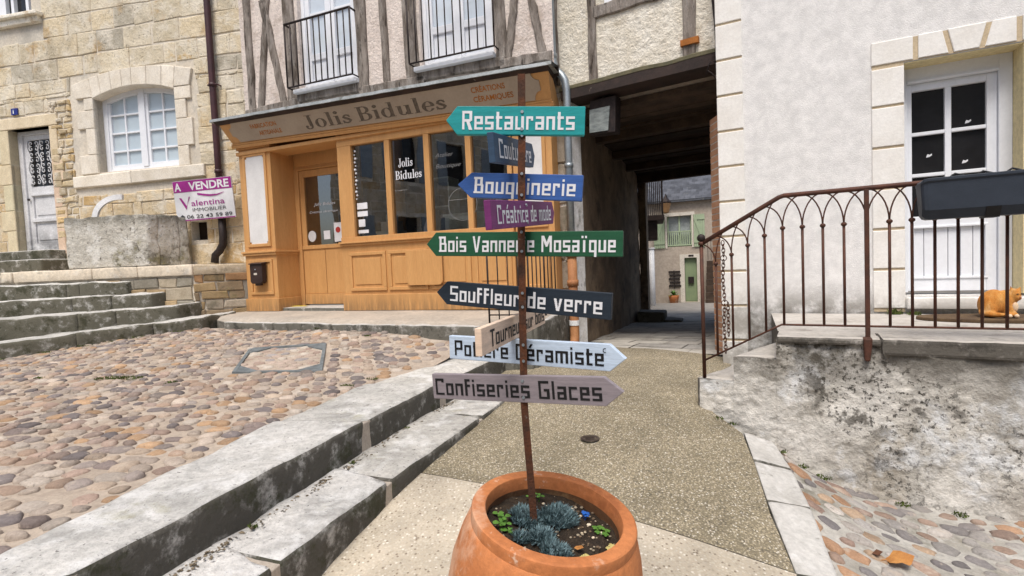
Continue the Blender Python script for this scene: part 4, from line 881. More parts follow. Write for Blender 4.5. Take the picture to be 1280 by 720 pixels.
for k, (a, b) in enumerate((((.25, 2.385), (1.28, 2.41)), ((1.25, 2.46), (2.35, 2.44)), ((2.3, 2.39), (3.3, 2.37)), ((3.2, 2.42), (4.4, 2.40)), ((4.35, 2.37), (4.98, 2.355)))):
    m = MB(); timber(m, SH, a, b, .12, -.02, .045, 30+k); m.build('sill_beam', M['timber'], th)
for k, s in enumerate((1.28, 3.28)):
    pass
def french_window(a, b, c, d, sp):
    w = MB(); o0, o1 = -.14, -.08; md = (a+b)/2
    for x0, x1 in ((a, a+.06), (b-.06, b)): w.fbox(SH, x0, x1, c, d, o0, o1+.012)
    for l0, l1 in ((a+.06, md-.003), (md+.003, b-.06)):
        w.fbox(SH, l0, l0+.075, c, d, o0, o1); w.fbox(SH, l1-.075, l1, c, d, o0, o1)
        w.fbox(SH, l0+.075, l1-.075, c, c+.10, o0, o1); w.fbox(SH, l0+.075, l1-.075, sp, sp+.09, o0, o1)
        w.fbox(SH, l0+.075, l1-.075, c+.10, sp, o0, o1-.025); w.fbox(SH, l0+.115, l1-.115, c+.15, sp-.05, o1-.03, o1-.010)
        w.fbox(SH, l0+.075, l1-.075, sp+.62, sp+.655, o0, o1-.01); w.fbox(SH, l0+.075, l1-.075, d-.1, d, o0, o1)
    w.fbox(SH, md-.03, md+.03, c, d, o1, o1+.018)
    wf = w.build('window', M['white_paint'], th, bevel=.004)
    w = MB(); w.poly([SH.p(a+.02, sp+.02, -.12), SH.p(b-.02, sp+.02, -.12), SH.p(b-.02, d-.02, -.12), SH.p(a+.02, d-.02, -.12)]); w.build('pane', M['sky_pane'], wf)
    w = MB(); w.fbox(SH, a-.06, b+.03, c-.055, c-.003, -.1, .11); w.build('sill', M['white_paint'], wf, bevel=.006)
french_window(*W1, 2.98); french_window(*W2, 2.95)
def balcony(a, b, c, d, n):
    w = MB(); o = .15
    for z in (c, d): w.tube([SH.p(a, z, 0), SH.p(a, z, o), SH.p(b, z, o), SH.p(b, z, 0)], .011 if z == c else .015, 6)
    for k in range(n+1):
        s = lerp(a, b, k/n); w.tube([SH.p(s, c, o), SH.p(s, d, o)], .009 if 0 < k < n else .012, 6)
    w.build('balcony_railing', M['dark_iron'], th, smooth=True)
balcony(1.19, 2.30, 2.58, 3.44, 11); balcony(3.17, 4.33, 2.55, 3.40, 11)

# ================================================================== SHOP FRONT
sf = thing('shopfront', tuple(SH.p(2.4, -.55, 0)), 'ochre painted wooden shopfront with a taupe fascia under the half timbered house', 'shopfront')
Z0 = -.55
def pilaster(s0, s1, ztop, outer):
    w = MB(); i = .0
    w.fbox(SH, s0, s1, Z0, ztop, -.52, -.004); w.fbox(SH, s0-.02, s1+.02, Z0, Z0+.19, -.5, .022); w.fbox(SH, s0-.035, s1+.035, .325, .355, -.48, .04); w.fbox(SH, s0-.02, s1+.02, .29, .325, -.48, .025)
    w.fbox(SH, s0-.02, s1+.02, ztop-.05, ztop, -.48, .022)
    for (a, b, c, d) in ((s0+.085, s1-.075, .42, ztop-.12), (s0+.085, s1-.075, -.30, .23)):
        for q in ((a, b, c, c+.045), (a, b, d-.045, d), (a, a+.045, c+.045, d-.045), (b-.045, b, c+.045, d-.045)): w.fbox(SH, *q, -.02, .016)
    p_ = w.build('pilaster', M['orange'], sf, bevel=.005)
    w = MB(); a, b, c, d = s0+.13, s1-.12, .465, ztop-.165; k = .03
    w.prism(SH, [(a, c+k), (a+k, c+k), (a+k, c), (b-k, c), (b-k, c+k), (b, c+k), (b, d-k), (b-k, d-k), (b-k, d), (a+k, d), (a+k, d-k), (a, d-k)], -.01, .004); w.build('white_panel', M['white_panel'], p_)
    return p_
p1 = pilaster(0, .62, 1.93, 0); p2 = pilaster(4.44, 4.93, 1.83, 1)
# body: apron with panels, window bars
w = MB()
w.fbox(SH, 1.84, 4.42, Z0, .38, -.12, 0); w.fbox(SH, 1.83, 4.43, Z0, -.33, -.1, .028); w.fbox(SH, 1.82, 4.43, .375, .40, -.1, .05); w.fbox(SH, 1.83, 4.43, .345, .375, -.1, .028); w.fbox(SH, 1.84, 4.42, .40, .465, -.1, .012)
w.fbox(SH, 1.84, 4.42, 1.71, 1.95, -.1, 0)
ms = [(1.84, 2.07), (2.615, 2.695), (3.215, 3.295), (3.81, 3.885), (4.36, 4.42)]
for a, b in ms: w.fbox(SH, a, b, .465, 1.71, -.1, -.003)
for (a, b) in ((1.96, 2.56), (2.60, 3.20), (3.25, 3.83), (3.88, 4.38)):
    c, d = -.28, .25
    for q in ((a, b, c, c+.045), (a, b, d-.045, d), (a, a+.045, c+.045, d-.045), (b-.045, b, c+.045, d-.045)): w.fbox(SH, *q, -.01, .02)
    w.fbox(SH, a+.085, b-.085, c+.085, d-.085, -.01, .010)
w.build('window_frame', M['orange'], sf, bevel=.005)
panes = []
for (a0, a), (b, b0) in zip(ms, ms[1:]):
    w = MB(); w.poly([SH.p(a-.005, .46, -.05), SH.p(b+.005, .46, -.05), SH.p(b+.005, 1.715, -.05), SH.p(a-.005, 1.715, -.05)]); panes.append(w.build('window_pane', M['glass'], sf))
# lettering on the panes
w = MB(); letters(w, 'Jolis', GF, on(SH, -.045), 2.80, 3.02, 1.34, .115, .35, .25, 10.2); w.build('lettering', M['white_ink'], panes[1]); w = MB(); letters(w, 'Bidules', GF, on(SH, -.045), 2.745, 3.15, 1.18, .115, .35, .25, 10.2); w.build('lettering', M['white_ink'], panes[1])
thin = mat('thin white writing', (.30, .30, .30), None, 5, .6, 0)
w = MB(); text(w, 'Création', on(SH, -.045), 2.73, 2.92, 1.03, .02, 0, .3); w.build('lettering', thin, panes[1])
w = MB(); text(w, 'Atelier', on(SH, -.045), 3.36, 3.62, 1.40, .055, -.012, .35); w.build('lettering', thin, panes[2]); w = MB(); text(w, 'Boutique', on(SH, -.045), 3.36, 3.72, 1.26, .055, -.012, .35); w.build('lettering', thin, panes[2])
w = MB()
for k in range(40):
    a0, a1 = 2*math.pi*k/40, 2*math.pi*(k+1)/40
    w.poly([SH.p(3.72+r_*math.cos(q), .78+r_*math.sin(q), -.046) for r_, q in ((.200, a0), (.200, a1), (.205, a1), (.205, a0))])
w.poly([SH.p(3.52, .84, -.046), SH.p(3.80, .84, -.046), SH.p(3.80, .845, -.046), SH.p(3.52, .845, -.046)])
w.build('round_decal', thin, panes[2])
w = MB()
for k in range(4):
    z = (.86, .76, .62, .53)[k]; hh = (.085, .07, .10, .045)[k]; w.poly([SH.p(2.10+.012*(k == 2), z-.02, -.045), SH.p(2.27-.05*(k == 2), z-.02, -.045), SH.p(2.27-.05*(k == 2), z-.02+hh, -.045), SH.p(2.10+.012*(k == 2), z-.02+hh, -.045)])
w.build('sticker', M['sign_white'], panes[0])
w = MB()
for k in range(14): w.ball(SH.p(2.105+.012*(k % 2), .98+.05*k, -.04), .011+.004*(k % 3), 6, 4)
w.build('shell_garland', M['sign_white'], panes[0])
# hanging ochre board
w = MB(); a, b, c, d, r_ = 2.90, 3.44, -.225, .235, .07
pts = [(a, d), (a, c+r_)]+[(a+r_-r_*math.cos(q), c+r_-r_*math.sin(q)) for q in np.linspace(.2, 1.4, 5)]+[(b-r_+r_*math.sin(q), c+r_-r_*math.cos(q)) for q in np.linspace(.1, 1.4, 5)]+[(b, d)]
w.prism(SH, pts, .034, .055); w.build('hanging_board', M['orange'], sf, bevel=.005)
# door recess, door
D = -.45
w = MB(); w.fbox(SH, .62, 1.84, 1.60, 1.95, D-.08, D); w.fbox(SH, .66, 1.60, 1.635, 1.90, D-.02, D+.022)
w.fbox(SH, 1.56, 1.84, Z0, 1.60, D-.08, D); w.fbox(SH, .62, .70, Z0, 1.60, D-.08, D+.01); w.fbox(SH, .62, 1.84, 1.95, 2.0, D-.08, -.1)
w.fbox(SH, 1.80, 1.84, Z0, 1.95, D, -.121); w.fbox(SH, .70, 1.56, 1.575, 1.60, D-.08, D+.02)
w.build('door_frame', M['orange'], sf, bevel=.005)
w = MB(); a, b = .705, 1.555; z0, z1 = Z0+.06, 1.57; o0, o1 = D-.06, D-.012
w.fbox(SH, a, a+.085, .40, z1, o0, o1); w.fbox(SH, b-.085, b, .40, z1, o0, o1); w.fbox(SH, a+.085, b-.085, 1.47, z1, o0, o1); w.fbox(SH, a, b, .36, .42, o0, o1+.016)
w.fbox(SH, a, (a+b)/2-.004, z0+.16, .36, o0, o1); w.fbox(SH, (a+b)/2+.004, b, z0+.16, .36, o0, o1); w.fbox(SH, a-.0, b, z0, z0+.158, o0, o1+.014)
dr = w.build('door', M['orange'], sf, bevel=.005)
w = MB(); w.poly([SH.p(a+.08, .41, D-.035), SH.p(b-.08, .41, D-.035), SH.p(b-.08, 1.48, D-.035), SH.p(a+.08, 1.48, D-.035)]); w.build('door_glass', M['glass'], dr)
w = MB(); text(w, 'Jolis Bidules', on(SH, D-.03), .95, 1.36, 1.02, .045, 0, .2); w.build('lettering', M['white_ink'], dr); w = MB(); text(w, 'Création céramique', on(SH, D-.03), .86, 1.40, .91, .035, -.005, .3); w.build('lettering', M['white_ink'], dr)
w = MB(); w.prism(SH, [(.88+.075*math.cos(q), .56+.085*math.sin(q)) for q in np.linspace(0, 6.28, 20)[:-1]], D-.036, D-.028); w.build('sticker', M['sign_white'], dr)
w = MB(); w.prism(SH, [(1.11, .50), (1.23, .50), (1.23, .63), (1.11, .63)], D-.036, D-.028); w.build('sticker', M['sign_white'], dr)
w = MB(); w.prism(SH, [(1.31, .45), (1.46, .45), (1.46, .74), (1.31, .74)], D-.036, D-.028); st = w.build('sticker', M['sign_white'], dr)
w = MB(); w.poly([SH.p(1.385+.045*math.cos(q), .63+.045*math.sin(q), D-.026) for q in np.linspace(0, 6.28, 18)[:-1]]); w.build('round_print', mat('red print', (.5, .05, .04), None, 4, .6, 0), st)
w = MB(); w.tube([SH.p(1.51, .44, D-.01), SH.p(1.51, .44, D+.05), SH.p(1.43, .44, D+.05)], .011, 8); w.fbox(SH, 1.49, 1.53, .36, .52, D-.012, D+.006); w.build('handle', M['dark_iron'], dr, smooth=False)
w = MB(); q = [SH.p(.5, 0, -.06), SH.p(1.86, 0, .02), SH.p(1.86, 0, -.5), SH.p(.5, 0, -.5)]; rough_block(w, [(p.x, p.y, -.7) for p in q]+[(p.x, p.y, -.51) for p in q], (10, 4, 3), .006, .015, (1.1, 1.08, 1), seed=300); w.build('threshold', M['white_strip'], sf, smooth=True)
w = MB(); w.poly([SH.p(.72, -.492, -.2), SH.p(.98, -.492, -.2), SH.p(1.02, -.492, -.10), SH.p(.74, -.492, -.09)]); w.build('yellow_mark', M['yellow'], sf)
# fascia: slanting board, mouldings, flashing
bz = lambda s: 1.955-.024*s; tz = lambda s: 2.245-.02*s
def fas(s, v, e=0.):               # v 0 bottom .. 1 top, e proud of the board
    o = lerp(.055, .255, v); z = lerp(bz(s), tz(s), v); return SH.p(s, z-e*.55, o+e*.8)
w = MB(); a, b = -.02, 4.97
def fbrd(mb, s0, s1, v0, v1, e0, e1):
    mb.hexa([fas(s0, v0, e1), fas(s1, v0, e1), fas(s1, v0, e0), fas(s0, v0, e0), fas(s0, v1, e1), fas(s1, v1, e1), fas(s1, v1, e0), fas(s0, v1, e0)])
w.hexa([fas(a, 0, -.0), fas(b, 0, -.0), SH.p(b, bz(b), -.3), SH.p(a, bz(a), -.3), fas(a-.06, 1, -.0), fas(b+.03, 1, -.0), SH.p(b, tz(b), -.0), SH.p(a, tz(a), -.0)])
fbrd(w, a-.03, b+.02, -.12, -.0, -.03, .03); fbrd(w, a-.02, b+.01, 0, .07, 0.001, .016)
w.fbox(SH, a, b, 1.80, 1.85, -.35, .03)
fb = w.build('fascia', M['orange'], sf, bevel=.004)
w = MB(); x0, x1, y0, y1 = a+.10, b-.10, .11, .96; k = .085; kv = .27
def rc(cx, cy, q0, q1): return [(cx+k*math.cos(q), cy+kv*math.sin(q)) for q in np.linspace(q0, q1, 6)]
pts = [(x0, y0+kv)]+[(x0+k*math.sin(q), y0+kv*math.cos(q)) for q in np.linspace(.1, 1.47, 6)]+[(x0+k, y0), (x1-k, y0)]+[(x1-k*math.cos(q), y0+kv*math.sin(q)) for q in np.linspace(.1, 1.47, 6)]+[(x1, y0+kv), (x1, y1-kv)]+[(x1-k*math.sin(q), y1-kv*math.cos(q)) for q in np.linspace(.1, 1.47, 6)]+[(x1-k, y1), (x0+k, y1)]+[(x0+k*math.cos(q), y1-kv*math.sin(q)) for q in np.linspace(.1, 1.47, 6)]+[(x0, y1-kv)]
w.faces([fas(s, v, .014) for s, v in pts]+[fas(s, v, -.002) for s, v in pts], [tuple(range(len(pts)))]+[(i, len(pts)+i, len(pts)+(i+1) % len(pts), (i+1) % len(pts)) for i in range(len(pts))])
sg = w.build('sign_panel', M['taupe'], fb)
w = MB(); pl = lambda s, v: fas(s, v, .017)
lettered('Jolis Bidules', GF, pl, 1.46, 3.66, .25, .52, .55, .2, 10.2, M['grey_letter'], sg)
w = MB(); 
for q in (('FABRICATION', .50, .98, .58), ('ARTISANALE', .60, 1.02, .28), ('CRÉATIONS', 4.03, 4.46, .62), ('CÉRAMIQUES', 4.03, 4.54, .32)): w = MB(); text(w, q[0], pl, q[1], q[2], q[3], .17, .018); w.build('lettering', M['orange_letter'], sg)
w = MB()
n = 40
rows = [[], [], [], []]
for i in range(n+1):
    s = lerp(-.16, 5.06, i/n); j = .006*nz((i*.8, 3, 1), 1.)
    rows[0].append(SH.p(s, tz(s)+.085+j, -.005)); rows[1].append(SH.p(s, tz(s)+.045+j, .315)); rows[2].append(SH.p(s, tz(s)+.005+j, .325)); rows[3].append(SH.p(s, tz(s)+.004, .02))
for i in range(n):
    for k in range(3): w.poly([rows[k+1][i], rows[k+1][i+1], rows[k][i+1], rows[k][i]])
w.build('lead_flashing', M['lead'], sf, weld=True)
w = MB(); w.fbox(SH, -.15, 5.05, 2.135, 2.245, -.02, .03); w.hexa([SH.p(-.1, tz(0)-.03, .26), SH.p(5.0, tz(5)-.03, .26), SH.p(5.0, tz(5)-.03, .0), SH.p(-.1, tz(0)-.03, 0), SH.p(-.1, tz(0)+.004, .31), SH.p(5.02, tz(5)+.004, .31), SH.p(5.0, tz(5)+.003, .0), SH.p(-.1, tz(0)+.003, 0)]); w.build('drip_board', M['beam'], sf)
# room behind the glass
w = MB()
for q in ([(.62, -.5), (4.9, -.5), (4.9, -3.2), (.62, -3.2)],):
    P = [SH.p(a_, -.5, o_) for a_, o_ in q]; T_ = [SH.p(a_, 2.0, o_) for a_, o_ in q]
    w.poly(P); w.poly(T_[::-1])
    for i in (1, 2, 3): w.poly([P[i], P[(i+1) % 4], T_[(i+1) % 4], T_[i]][::-1])
w.build('shop_room', M['interior'], sf)
# goods in the window
def goods(name, label, cat, s, o, z, parts, group=None):
    g = thing(name, tuple(SH.p(s, z, o)), label, cat, group)
    for pn, fn, mt in parts: w = MB(); fn(w); w.build(pn, mt, g, bevel=.004)
w = MB(); w.tube([SH.p(2.45, -.5, -.55), SH.p(2.45, 2., -.55)], .085, 12)
tag(w.build('wooden_post', M['wood'], smooth=True), 'round varnished wooden post behind the leftmost shop window pane', 'post')
goods('display_box', 'stack of pale green jewellery boxes behind the leftmost shop window pane', 'display', 2.5, -.25, .40, [('box', lambda w: w.fbox(SH, 2.30, 2.66, .40, .53, -.38, -.16), M['kraft']), ('tray', lambda w: w.fbox(SH, 2.36, 2.62, .53, .66, -.36, -.2), M['far_stone']), ('small_box', lambda w: w.fbox(SH, 2.44, 2.56, .66, .76, -.34, -.22), M['kraft'])])
goods('display_shelf', 'tall grey shelf unit behind the shop window pane lettered in white', 'shelf', 3.25, -.4, -.3, [('side_panel', lambda w: w.fbox(SH, 3.05, 3.07, -.3, 1.2, -.6, -.3), M['kraft']), ('side_panel', lambda w: w.fbox(SH, 3.38, 3.40, -.3, 1.2, -.6, -.3), M['kraft']), ('shelf', lambda w: w.fbox(SH, 3.07, 3.38, .80, .82, -.6, -.3), M['kraft']), ('shelf', lambda w: w.fbox(SH, 3.07, 3.38, 1.18, 1.2, -.6, -.3), M['kraft']), ('shelf', lambda w: w.fbox(SH, 3.07, 3.38, .42, .44, -.6, -.3), M['kraft'])])
goods('necklace_bust', 'small white necklace bust behind the pane lettered in white', 'display bust', 3.12, -.2, .42, [('bust', lambda w: w.prism(SH, [(3.05, .42), (3.15, .42), (3.19, .5), (3.2, .6), (3.16, .68), (3.12, .7), (3.09, .62), (3.05, .54)], -.24, -.19), M['sign_white'])])
goods('photo_frame', 'little dark chalkboard standing behind the pane lettered in white', 'chalkboard', 2.93, -.2, .42, [('board', lambda w: w.fbox(SH, 2.90, 3.0, .42, .57, -.22, -.20), M['black_pane']), ('easel_foot', lambda w: w.fbox(SH, 2.90, 3.0, .405, .42, -.26, -.18), M['wood'])])
goods('display_counter', 'pale grey green ribbed counter behind the two rightmost shop window panes', 'counter', 3.9, -.4, -.5, [('counter_body', lambda w: w.fbox(SH, 3.36, 4.36, -.5, .66, -.7, -.22), M['kraft']), ('counter_top', lambda w: w.fbox(SH, 3.34, 4.38, .66, .69, -.72, -.20), M['kraft'])])
tag_ = goods('white_vase', 'white ceramic bottle shape standing on the counter near the blue sign', 'vase', 4.1, -.35, .69, [('vase_body', lambda w: w.tube([SH.p(4.08, z, -.4) for z in (.69, .74, .82, .9, .97, 1.0)], [.05, .07, .06, .025, .02, .024], 12), M['sign_white'])])
# letter box on the pilaster
t = thing('letter_box', tuple(SH.p(.31, -.16, .02)), 'small brown letter box fixed low on the ochre pilaster', 'letter box')
w = MB(); a, b, c, d = .19, .43, -.13, .16
w.prism(SH, [(a, c+.03), (a+.03, c), (b-.03, c), (b, c+.03), (b, d), (a, d)], .018, .10); w.hexa([SH.p(a-.012, d, .125), SH.p(b+.012, d, .125), SH.p(b+.012, d, .016), SH.p(a-.012, d, .016), SH.p(a-.012, d+.012, .12), SH.p(b+.012, d+.012, .12), SH.p(b+.012, d+.03, .016), SH.p(a-.012, d+.03, .016)])
bx = w.build('body', M['mail'], t, bevel=.006)
w = MB(); w.fbox(SH, .27, .33, .0, .03, .098, .104); w.build('name_plate', M['far_stone'], t); w = MB(); w.ball(SH.p(.30, .08, .102), .01, 8, 6); w.build('lock', M['zinc'], t)
w = MB(); w.prism(SH, [(.26, c), (.36, c), (.36, c-.03), (.26, c-.03)][::-1], .03, .08); w.build('newspaper_slot', M['mail'], t)

# ---------------- iron guard rail at the end of the pavement
t = thing('guard_rail', (.2, 5.2, -.6), 'thin rusty iron guard rail at the end of the pavement by the passage', 'railing')
path = [(-.25, 5.36), (.17, 5.25), (.56, 6.13)]
def pz(p): return -.60+.045*max(0, (p[1]-5.25)/.9)
w = MB()
for (a, b, n) in ((path[0], path[1], 4), (path[1], path[2], 8)):
    for i in range(n+1):
        x, y = lerp(a[0], b[0], i/n), lerp(a[1], b[1], i/n)
        if i == n and b == path[1]: continue
        w = MB(); w.tube([(x, y, pz((x, y))-.03), (x, y, pz((x, y))+.86)], .011 if i % 4 == 0 else .0075, 6); w.build('baluster', M['dark_iron'], t, smooth=True)
w = MB(); w.tube([(x, y, pz((x, y))+.07) for x, y in path], .008, 6); w.build('bottom_bar', M['dark_iron'], t, smooth=True)
w = MB(); w.tube([(x, y, pz((x, y))+.87) for x, y in path], .012, 6); w.build('top_bar', M['dark_iron'], t, smooth=True)

# ================================================================== HOUSE OVER THE PASSAGE
t = thing('passage_house', tuple(PF.p(1, -1, 0)), 'old cream plastered timbered house bridging the dark passage', 'house')
m = MB(); PWIN = (.66, 1.36, 2.86, 4.2)
wall_sheet(m, PF, -.12, 2.4, 2.02, 6.6, [PWIN], 0, .25); m.build('wall', M['cream_plaster'], t)
m = MB(); wall_sheet(m, PF, -.12, .20, -1.2, 2.02, [], -.02, .25)
ashlar(m, PF, -.1, .19, -1.1, 2.0, [], lambda r, s, z: tuple(x*K_ for K_ in [r.uniform(.6, 1.0)] for x in (.52, .46, .38)), (.2, .42), (.3, .5), 77, .016, .02)
m.poly([PF.p(.19, -1.2, .0), PF.p(.19, -1.2, -.3), PF.p(.19, 2.0, -.3), PF.p(.19, 2.0, 0)]); m.build('corner_pillar', M['rubble'], t)
for k, (a, b, w) in enumerate((((.02, 2.1), (.0, 6.5), .16), ((.53, 2.05), (.53, 6.5), .11), ((.56, 2.80), (1.62, 2.80), .15), ((1.60, 2.03), (1.64, 6.5), .13), ((1.42, 2.86), (1.42, 4.3), .1))):
    m = MB(); timber(m, PF, a, b, w, -.02, .03, 60+k, 12); m.build('timber', M['timber'], t)
m = MB(); m.fbox(PF, 1.52, 1.70, 2.16, 2.22, 0, .05); m.build('rusty_plate', mat('rust orange plate', (.42, .15, .03), None, 6, .8, .2), t)
w = MB(); a, b, c, d = PWIN
for x0, x1 in ((a, a+.07), (b-.07, b), ((a+b)/2-.05, (a+b)/2+.05)): w.fbox(PF, x0, x1, c, d, -.14, -.06)
w.fbox(PF, a, b, c, c+.08, -.14, -.055); wf = w.build('window', M['white_paint'], t, bevel=.004)
w = MB(); w.poly([PF.p(a, c, -.1), PF.p(b, c, -.1), PF.p(b, d, -.1), PF.p(a, d, -.1)]); w.build('pane', M['sky_pane'], wf)
m = MB()
for k in range(12):
    s0, s1 = lerp(.12, 2.5, k/12), lerp(.12, 2.5, (k+1)/12); e = .007*nz((k, 2, 2), 1); m.fbox(PF, s0, s1, 1.90+e, 2.015+e, -.32, .05+e)
m.build('beam', M['beam'], t, weld=False)
m = MB(); timber(m, PF, (.1, 2.03), (2.4, 2.03), .05, 0, .055, 90); m.build('beam_capping', mat('mossy render lip', (.17, .15, .09), (.1, .095, .06), 8, .95, .4), t)
# tunnel walls, plank ceiling, far lintel
PD = Vector((.414, 1.0)).normalized()
c0 = PF.p(.19, 0, 0).xy; c1 = PF.p(2.3, 0, 0).xy
def tun(c, dist): q = c+PD*dist; return q
m = MB(); N_ = 40
def tw(c, side, dist0, dist1, nseg, nzs, zt, amp, seed):
    g = []
    for i in range(nseg+1):
        q = tun(c, lerp(dist0, dist1, i/nseg)); row = []
        for j in range(nzs+1):
            z = lerp(-2.0, zt, j/nzs); d = amp*nz((q.x, q.y, z), 2.2, seed)+amp*.5*nz((q.x, q.y, z), 6, seed); row.append((q.x-side*PD.y*d, q.y+side*PD.x*d, z))
        g.append(row)
    for i in range(nseg):
        for j in range(nzs): m.poly([g[i][j], g[i+1][j], g[i+1][j+1], g[i][j+1]] if side < 0 else [g[i+1][j], g[i][j], g[i][j+1], g[i+1][j+1]])
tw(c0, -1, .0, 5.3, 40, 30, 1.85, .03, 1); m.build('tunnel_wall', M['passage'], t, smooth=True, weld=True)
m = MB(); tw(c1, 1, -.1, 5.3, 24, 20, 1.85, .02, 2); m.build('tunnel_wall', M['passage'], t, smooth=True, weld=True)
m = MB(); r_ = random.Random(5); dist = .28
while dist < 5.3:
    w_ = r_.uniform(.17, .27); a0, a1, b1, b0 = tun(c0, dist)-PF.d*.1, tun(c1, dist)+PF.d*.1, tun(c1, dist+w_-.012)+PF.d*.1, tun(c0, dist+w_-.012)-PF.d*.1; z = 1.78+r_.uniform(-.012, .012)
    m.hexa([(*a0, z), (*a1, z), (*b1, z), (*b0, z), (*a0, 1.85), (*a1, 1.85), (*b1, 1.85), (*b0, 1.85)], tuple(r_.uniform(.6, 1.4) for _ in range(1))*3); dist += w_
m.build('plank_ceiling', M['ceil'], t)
for dist in (1.3, 2.6, 3.9, 5.2):
    m = MB(); a0, a1 = tun(c0, dist)-PF.d*.05, tun(c1, dist)+PF.d*.05; zb = 1.66 if dist < 5 else 1.60
    m.hexa([(*a0, zb), (*a1, zb), (*(a1+PD*.16), zb), (*(a0+PD*.16), zb), (*a0, 1.779), (*a1, 1.779), (*(a1+PD*.16), 1.779), (*(a0+PD*.16), 1.779)]); m.build('joist', M['ceil'], t, bevel=.01)
m = MB(); q0, q1 = tun(c0, .3)-PF.d*.3, tun(c1, .3)+PF.d*2; q2, q3 = tun(c1, 5.3)+PF.d*2, tun(c0, 5.3)-PF.d*.3
m.hexa([(*q0, 1.86), (*q1, 1.86), (*q2, 1.86), (*q3, 1.86), (*q0, 6), (*q1, 6), (*q2, 6), (*q3, 6)]); m.build('upper_floor', M['far_wall'], t)
m = MB(); a0 = tun(c0, 5.28); a1 = a0+PF.d*.16; m.hexa([(*a0, -2.0), (*a1, -2.0), (*(a1+PD*.3), -2.0), (*(a0+PD*.3), -2.0), (*a0, 1.86), (*a1, 1.86), (*(a1+PD*.3), 1.86), (*(a0+PD*.3), 1.86)]); m.build('stone_jamb', M['passage'], t)
# brick pier against the right of the passage
t = thing('brick_pier', (2.2, 5.5, -1), 'narrow orange brick pier at the right corner of the dark passage', 'pier')
m = MB(); r_ = random.Random(8); z = -1.05; k = 0
while z < 1.42:
    for x0, x1 in (((2.205, 2.30), (2.306, 2.6)) if k % 2 else ((2.205, 2.40), (2.406, 2.6))):
        cc = tuple(x*K_ for K_ in [r_.uniform(.8, 1.15)] for x in (1, 1, 1)); m.box(x0+r_.uniform(0, .004), x1, 5.33+r_.uniform(0, .004), 5.6, z, z+.055, cc)
    z += .068; k += 1
m.build('brickwork', M['brick'], t)
m = MB(); m.box(2.209, 2.59, 5.338, 5.59, -1.05, 1.42); m.build('mortar_core', mat('pale pier mortar', (.66, .6, .52), None, 6, .9, .2), t)
# zinc and clay downpipe at the corner of shop and passage
dp = thing('downpipe', tuple(PF.p(.2, -1, .06)), 'grey zinc rainwater pipe with a clay coloured foot beside the passage', 'downpipe')
w = MB(); w.tube([PF.p(s, z, .08) for s, z in ((.045, 6.5), (.045, 3.1), (.05, 2.42), (.065, 2.32), (.10, 2.24), (.16, 2.18), (.20, 2.11), (.215, 2.0), (.21, 1.4), (.205, .15))], .045, 12)
for z in (2.4, 1.1): w.tube([PF.p(.05 if z > 2 else .21, z, .08), PF.p(.05 if z > 2 else .21, z+.05, .08)], .053, 12)
w.build('zinc_pipe', M['zinc'], dp, smooth=True)
w = MB(); w.tube([PF.p(.205, z, .08) for z in (.16, -.5, -.88)]+[PF.p(.215, -.95, .11), PF.p(.22, -1.0, .16)], .056, 12)
for z in (.12, -.22): w.tube([PF.p(.205, z, .08), PF.p(.205, z-.07, .08)], .068, 12)
w.build('clay_foot', M['clay_pipe'], dp, smooth=True)
w = MB(); w.tube([PF.p(.205, -.70, .08), PF.p(.205, -.76, .08)], .062, 12); w.build('pipe_clip', M['white_tin'], dp)
# floodlight under the beam
t = thing('floodlight', tuple(PF.p(.5, 1.6, .1)), 'dark framed floodlight hanging under the beam at the passage mouth', 'floodlight')
w = MB(); w.prism(PF, [(.42, 1.47), (.74, 1.45), (.76, 1.86), (.44, 1.86)], -.22, -.06); w.build('housing', M['dark_iron'], t, bevel=.008)
w = MB(); w.prism(PF, [(.43, 1.49), (.66, 1.48), (.69, 1.75), (.44, 1.75)], -.06, -.045); w.build('lens', mat('ribbed lens', (.28, .31, .30), (.16, .18, .18), 9, .25, .3, 30, stretch=(1, 1, 3)), t)
w = MB(); w.tube([PF.p(.58, 1.86, -.14), PF.p(.58, 1.91, -.14)], .02, 8); w.build('bracket', M['dark_iron'], t)
# black cable by the quoins
w = MB(); w.tube([PF.p(1.86+.015*math.sin(k*1.3)-.02*(k < 4), 4.5-.22*k, .06) for k in range(13)], .012, 6); w.tube([PF.p(1.83+.06*math.sin(k*.9), 2.0-.03*k+.05*math.sin(k*2.2), .07) for k in range(10)], .006, 5)
tag(w.build('black_cable', M['dark_iron'], smooth=True), 'black cable hanging down the plaster beside the pale quoin stones', 'cable')

# ================================================================== COURT BEHIND THE PASSAGE
t = thing('far_house', tuple(FF.p(2, -2.05, 0)), 'beige rendered house with sage green shutters seen through the passage', 'house')
m = MB(); FD = (2.02, 2.55, -2.05, -.06); FW = (1.30, 2.36, .46, 1.84)
wall_sheet(m, FF, -1.5, 6.5, -2.3, 2.62, [FD, FW], 0, .3); m.build('wall', M['far_wall'], t)
m = MB(); r_ = random.Random(2)
for i in range(9):
    for j in range(34):
        s = -1.5+j*.24+(i % 2)*.12; d0 = i*.24; z0 = 2.55+d0*.62; cc = tuple(x*K_ for K_ in [r_.uniform(.75, 1.3)] for x in (1, 1, 1)); m.poly([FF.p(s, z0, .25-d0), FF.p(s+.232, z0, .25-d0), FF.p(s+.232, z0+.19, -.05-d0), FF.p(s, z0+.19, -.05-d0)], cc)
m.poly([FF.p(-1.5, 2.5, .2), FF.p(6.7, 2.5, .2), FF.p(6.7, 4.0, -2.2), FF.p(-1.5, 4.0, -2.2)]); m.fbox(FF, -1.5, 6.6, 2.46, 2.54, 0, .24); m.build('roof', M['slate'], t)
